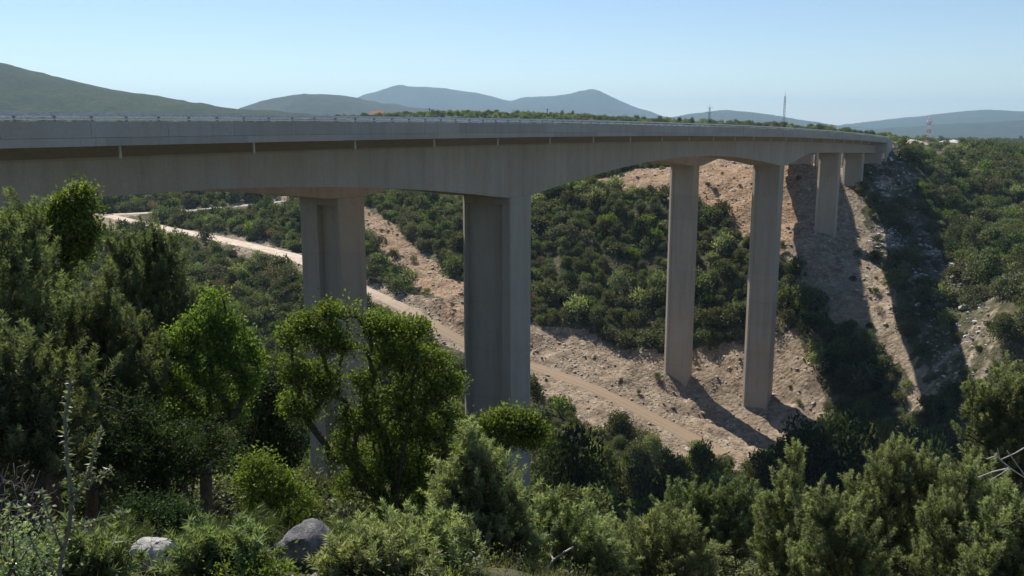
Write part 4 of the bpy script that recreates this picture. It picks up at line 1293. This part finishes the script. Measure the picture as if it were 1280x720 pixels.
# larger shrubs on the near slope and at the valley floor, each placed
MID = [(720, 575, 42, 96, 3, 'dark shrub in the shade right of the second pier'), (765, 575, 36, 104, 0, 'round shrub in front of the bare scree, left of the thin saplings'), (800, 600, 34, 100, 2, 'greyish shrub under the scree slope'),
       (842, 605, 30, 100, 1, 'shrub below the thin saplings on the scree'), (878, 585, 28, 112, 1, 'upright shrub left of the track end'), (905, 625, 30, 98, 2, 'greyish shrub just below the track end'),
       (960, 590, 30, 122, 0, 'round shrub right of the track end'), (1005, 570, 40, 128, 3, 'dark shrub in the deck shadow right of the pier pair'), (1060, 560, 42, 124, 3, 'dark shrub at the bottom of the gully'), (1110, 545, 36, 128, 0, 'shrub under the sunlit earth strip'),
       (1150, 555, 40, 110, 3, 'dark shrub in the gully left of the right edge juniper'), (700, 640, 34, 60, 3, 'dark shrub on the near slope below the second pier'), (760, 640, 36, 64, 1, 'shrub on the near slope under the scree, left one'),
       (820, 648, 38, 60, 0, 'shrub on the near slope under the scree, right one'), (950, 650, 32, 55, 1, 'shrub left of the narrow conical juniper'), (1015, 620, 32, 62, 0, 'shrub right of the narrow conical juniper'),
       (1190, 590, 34, 60, 3, 'dark shrub behind the big sunlit juniper'), (300, 540, 30, 60, 2, 'greyish shrub seen left of the far pier foot'), (345, 560, 26, 66, 4, 'pale pointed shrub left of the far pier foot'),
       (330, 430, 34, 110, 0, 'shrub left of the far pier above the broadleaf tree'), (345, 395, 26, 130, 1, 'shrub left of the far pier under the track'), (660, 600, 26, 80, 3, 'dark shrub at the foot of the second pier'),
       (230, 350, 30, 60, 3, 'dark shrub behind the open juniper'), (290, 370, 36, 70, 0, 'shrub right of the open juniper'), (330, 470, 34, 80, 1, 'shrub beside the far pier shaft'), (1240, 610, 36, 45, 1, 'shrub behind the dead branch'), (640, 660, 30, 40, 1, 'shrub below the second pier foot')]
for i, (px, py, r, Yd, mi, lab) in enumerate(MID):
    c = P(px, py, Yd)
    s = r / F * Yd * 0.98
    zb = float(gz(c[0], c[1]))
    top = c[2] + s * 0.9
    hs = max(s * 0.6, min((top - zb) / 1.7, s * 1.9))
    root = empty('shrub', (c[0], c[1], zb - 0.05))
    tag(root, lab, 'shrub')
    o = obj('crown', MIDP[mi], root)
    o.scale = (s, s, hs)
    o.rotation_euler = (0, 0, i * 2.39)
    nodes = np.array([(0, 0, 0), (0.06, 0.02, 0.35), (0.3, 0.1, 0.8), (-0.25, 0.15, 0.85), (0.05, -0.3, 0.9), (0, 0, 1.1)]) * np.array((s, s, hs))
    tv, tf = tubes(nodes, [-1, 0, 1, 1, 1, 1], [0.10, 0.09, 0.04, 0.04, 0.04, 0.04])
    obj('trunk', mesh_np('trunk', tv, tf, M['bark']), root)
# hidden slope between: generic cover
X, Y = jitter_grid(-80, 100, 18, 90, 2.0)
k = in_view(X, Y, 0.35) & ((Y > 24) | (np.abs(X) > 11)) & clear_of_piers(X, Y, 4.5)
X, Y = X[k], Y[k]
Z = gz(X, Y)
s_ = np.clip(rng.lognormal(0.0, 0.3, len(X)), 0.5, 1.9)
midcol = hidden_collection('near_shrub_kind', MIDP)
k = under_deck_room(X, Y, Z, Z + s_ * 2)
X, Y, Z, s_ = X[k], Y[k], Z[k], s_[k]
scatter('slope_scrub', midcol, np.stack((X, Y, Z - 0.05), 1), rz3(len(X)), np.stack((s_, s_, s_ * rng.uniform(0.7, 1.2, len(X))), 1), rng.choice(5, len(X), p=[0.3, 0.25, 0.2, 0.15, 0.1]), 'thick scrub on the near slope running down into the valley', 'scrub')

# undergrowth in the foreground
def tuft_proto(seed, mat, n, L, leafy):
    r_ = np.random.default_rng(seed)
    c = r_.normal(size=(n, 3)) * np.array((0.12, 0.12, 0.0))
    if leafy:
        c[:, 2] = r_.uniform(0.0, 0.35, n)
        v, f = kites(c, r_.normal(size=(n, 3)) + np.array((0, 0, 0.3)), r_.uniform(0.02, 0.042, n), r_.uniform(0.010, 0.02, n), r_)
        return mesh_np('undergrowth', v, f, mat, tint=np.repeat(r_.uniform(0, 1, n), 4))
    v, f = blades(c, r_.normal(size=(n, 3)) * 0.45 + np.array((0, 0, 1)), r_.uniform(0.5, 1.2, n) * L, 0.009, r_)
    return mesh_np('undergrowth', v, f, mat, tint=np.repeat(r_.uniform(0, 1, n), 3))
TUF = [tuft_proto(1, M['grassy'], 90, 0.3, False), tuft_proto(2, M['dry'], 80, 0.3, False), tuft_proto(3, M['broad'], 130, 0, True), tuft_proto(4, M['olive'], 130, 0, True), tuft_proto(5, M['juniper_light'], 160, 0.22, False)]
X, Y = jitter_grid(-14, 14, 1.8, 22, 0.27)
k = in_view(X, Y, 0.1) & (rng.uniform(0, 1, len(X)) < 0.8)
X, Y = X[k], Y[k]
s_ = rng.uniform(0.35, 1.0, len(X)) ** 1.5 * (1.0 + 0.9 * sstep(9, 5, Y) * (fbm(X / 0.8, Y / 0.8, 7, 2) + 0.35))
for rx, ry in [tuple(o.location[:2]) for o in bpy.data.objects if o.name.split('.')[0] == 'rock']:
    k = (np.hypot(X - rx, Y - ry) > 0.34) & ~((np.abs(X / Y - rx / ry) < 0.035) & (Y < ry) & (Y > ry - 1.6))
    X, Y, s_ = X[k], Y[k], s_[k]
scatter('undergrowth', hidden_collection('tuft_kind', TUF), np.stack((X, Y, gz(X, Y) - 0.02), 1), rz3(len(X)), np.stack((s_, s_, s_), 1), rng.choice(5, len(X), p=[0.05, 0.13, 0.20, 0.26, 0.36]), 'grass, dry stalks and small leafy plants on the near ground', 'undergrowth')

# scree stones on the bare ground and pale rock on the cliff
STN = [rock_mesh('scree_stone', 20 + i, M['scree'], 1, (1, rng.uniform(0.6, 1), rng.uniform(0.35, 0.5)), 0.2) for i in range(4)] + [rock_mesh('scree_stone', 30 + i, M['limestone' if i else 'grey_rock'], 1, (1, 0.8, 0.5), 0.2) for i in range(2)]
X, Y = jitter_grid(-120, 150, 138, 330, 0.60)
b = bare_at(X, Y)
d1, _ = near_line(X, Y, trk)
cl = in_poly(X, Y, CLIFF)
k = in_view(X, Y, 0) & (b > 0.5) & (d1 > 2.0) & (rng.uniform(0, 1, len(X)) < 0.45 + 0.9 * fbm(X / 6, Y / 6, 33, 3)) | (cl & (rng.uniform(0, 1, len(X)) < 0.25))
X, Y = X[k], Y[k]
cl = cl[k]
s_ = np.clip(rng.lognormal(-1.72, 0.52, len(X)), 0.08, 0.9) * np.where(cl, 1.7, 1.0)
scatter('scree_stones', hidden_collection('stone_kind', STN), np.stack((X, Y, gz(X, Y) + s_ * 0.12), 1), np.concatenate((rng.normal(0, 0.25, (len(X), 2)), rng.uniform(0, 6.28, (len(X), 1))), 1), np.stack((s_, s_, s_), 1), np.where(cl, 4 + (rng.uniform(0, 1, len(X)) < 0.35), rng.choice(6, len(X), p=[0.235, 0.235, 0.235, 0.235, 0.03, 0.03])), 'loose broken stones strewn over the bare earth slopes', 'stones')

# ------------------------------------------------------------------ masts, poles, house and spoil beyond
def lattice_mast(name, label, cat, px, Y, top_row, w0, w1, mats, bays=10, dishes=0, cross=False):
    q = P(px, 165, Y)
    zb = float(gz(q[0], q[1])) - 0.3
    H = P(px, top_row, Y)[2] - zb
    root = empty(name, (q[0], q[1], zb))
    tag(root, label, cat)
    hs = np.linspace(0, H, bays + 1)
    def wd(z): return (w0 + (w1 - w0) * z / H) / 2
    cn = [(-1, -1), (1, -1), (1, 1), (-1, 1)]
    for b in range(bays):
        V, Fc = [], []
        def bar(a, c, r):
            v, f = tubes(np.array([a, c]), [-1, 0], [r, r], 4)
            n0 = sum(len(x) for x in V)
            V.append(v); Fc.append(f + n0)
        z0, z1 = hs[b], hs[b + 1]
        r = w0 * 0.034
        for i in range(4):
            a, c = cn[i], cn[(i + 1) % 4]
            A0, A1 = np.array((a[0] * wd(z0), a[1] * wd(z0), z0)), np.array((a[0] * wd(z1), a[1] * wd(z1), z1))
            C0, C1 = np.array((c[0] * wd(z0), c[1] * wd(z0), z0)), np.array((c[0] * wd(z1), c[1] * wd(z1), z1))
            bar(A0, A1, r)
            bar(A0, C1, r * 0.6)
            bar(C0, A1, r * 0.6)
            bar(A1, C1, r * 0.6)
        obj('lattice_bay', mesh_np('lattice_bay', np.concatenate(V), np.concatenate(Fc), mats[b % len(mats)]), root)
    v, f = tubes(np.array([(0, 0, H - 0.3), (0, 0, H + H * 0.09)]), [-1, 0], [w1 * 0.14, w1 * 0.08], 6)
    obj('antenna', mesh_np('antenna', v, f, mats[0]), root)
    for i in range(dishes):
        a = i * 2.1
        zz = H * (0.9 - 0.06 * i)
        c = np.array((math.cos(a), math.sin(a), 0)) * (wd(zz) + 0.25)
        v, f = tubes(np.array([c + (0, 0, zz), c * 1.35 + (0, 0, zz)]), [-1, 0], [w1 * 0.7, w1 * 0.7], 10)
        v2, f2 = tubes(np.array([(0, 0, zz), c + (0, 0, zz)]), [-1, 0], [0.08, 0.08], 4)
        obj('dish', mesh_np('dish', np.concatenate((v, v2)), [f, f2 + len(v)], M['white_paint']), root)
    if cross:
        for zz, ln in ((H * 0.98, w0 * 1.4), (H * 0.86, w0 * 1.9)):
            v, f = box_vf(-ln, ln, -0.15, 0.15, zz - 0.15, zz + 0.15)
            obj('cross_arm', mesh_np('cross_arm', v, np.array(f), mats[0]), root)
    return root
lattice_mast('radio_mast', 'tall thin lattice radio mast on the skyline above the middle piers', 'mast', 979, 900, 120, 2.4, 1.1, [M['steel_dark']], 14, 3)
lattice_mast('radio_mast', 'red and white lattice mast on the plateau right of the bridge end', 'mast', 1161, 470, 147, 1.9, 1.1, [M['white_paint'], M['red_paint']], 7, 2)
lattice_mast('power_pylon', 'small power pylon on the skyline left of the radio mast', 'pylon', 886, 1100, 134, 3.0, 1.2, [M['steel_dark']], 8, 0, True)
for px, Y, top, lab in [(537, 620, 135, 'utility pole on the skyline nearest the red-roofed house'), (599, 640, 138, 'middle utility pole of the three on the skyline'), (684, 640, 136, 'right utility pole of the three on the skyline')]:
    q = P(px, 150, Y)
    zb = float(gz(q[0], q[1])) - 0.4
    H = P(px, top, Y)[2] - zb
    root = empty('utility_pole', (q[0], q[1], zb))
    tag(root, lab, 'pole')
    v, f = tubes(np.array([(0, 0, 0), (0, 0, H * 0.5), (0, 0, H)]), [-1, 0, 1], [0.36, 0.32, 0.26], 8)
    obj('pole', mesh_np('pole', v, f, M['wood_pole']), root)
    v, f = box_vf(-1.0, 1.0, -0.18, -0.06, H - 0.7, H - 0.5)
    obj('cross_arm', mesh_np('cross_arm', v, np.array(f), M['wood_pole']), root)
    for x in (-0.9, 0, 0.9):
        v, f = tubes(np.array([(x, -0.12, H - 0.52), (x, -0.12, H - 0.3)]), [-1, 0], [0.07, 0.05], 6)
        obj('insulator', mesh_np('insulator', v, f, M['white_paint']), root)

def house(label, px, Y, w, d, hwall, hroof):
    q = P(px, 146, Y)
    zb = float(gz(q[0], q[1])) - 0.2
    top = P(px, 144.5, Y)[2]
    hw = max(hwall, top - zb)
    root = empty('house', (q[0], q[1], zb))
    tag(root, label, 'house')
    v, f = box_vf(-w / 2, w / 2, -d / 2, d / 2, 0, hw)
    obj('wall', mesh_np('wall', v, np.array(f), M['plaster']), root)
    e = 0.5
    v = [(-w / 2 - e, -d / 2 - e, hw + 0.01), (w / 2 + e, -d / 2 - e, hw + 0.01), (w / 2 + e, d / 2 + e, hw + 0.01), (-w / 2 - e, d / 2 + e, hw + 0.01), (-w / 2 + 1, 0, hw + hroof), (w / 2 - 1, 0, hw + hroof)]
    rf = obj('roof', mesh_np('roof', v, [np.array([(0, 1, 5, 4), (2, 3, 4, 5), (3, 2, 1, 0)]), np.array([(0, 4, 3), (1, 2, 5)])], M['roof_tile']), root)
    v, f = box_vf(1.5, 2.2, 0.4, 1.1, hw + hroof * 0.5, hw + hroof + 0.7)
    obj('chimney', mesh_np('chimney', v, np.array(f), M['plaster']), rf)
    for x in (-w / 3, 0, w / 3):
        v, f = box_vf(x - 0.5, x + 0.5, -d / 2 - 0.05, -d / 2 + 0.02, hw - 2.0, hw - 0.7)
        obj('window', mesh_np('window', v, np.array(f), M['glass']), root)
house('small house with a low red tiled roof on the skyline left', 472, 700, 12.0, 8.0, 3.0, 3.6)

# pale spoil heap beyond the bridge end
def heap(label, px, Y, rx, ry, h, mat, seed):
    q = P(px, 172, Y)
    n = 36
    u = np.linspace(-1, 1, n)
    U, V = np.meshgrid(u, u)
    r = np.hypot(U, V)
    H_ = np.maximum(0, 1 - r) ** 0.8 * h * (1 + 0.9 * fbm(U * 3, V * 3, seed, 4)) - 0.4 * (r > 0.97)
    X_, Y_ = q[0] + U * rx, q[1] + V * ry
    v = np.stack((X_.ravel(), Y_.ravel(), (gz(X_, Y_) + H_ - 0.15).ravel()), 1)
    ii = np.arange(n * n).reshape(n, n)
    qd = np.stack((ii[:-1, :-1], ii[:-1, 1:], ii[1:, 1:], ii[1:, :-1]), -1).reshape(-1, 4)
    c = v.mean(0)
    o = obj('spoil_heap', mesh_np('spoil_heap', v - c, qd, mat, smooth=True), None, c)
    tag(o, label, 'heap')
heap('white heap of crushed rock on the plateau right of the red and white mast', 1192, 455, 9, 7, 2.6, M['limestone'], 3)
heap('tan heap of earth just beyond the bridge end', 1140, 400, 9, 8, 1.6, M['scree'], 4)
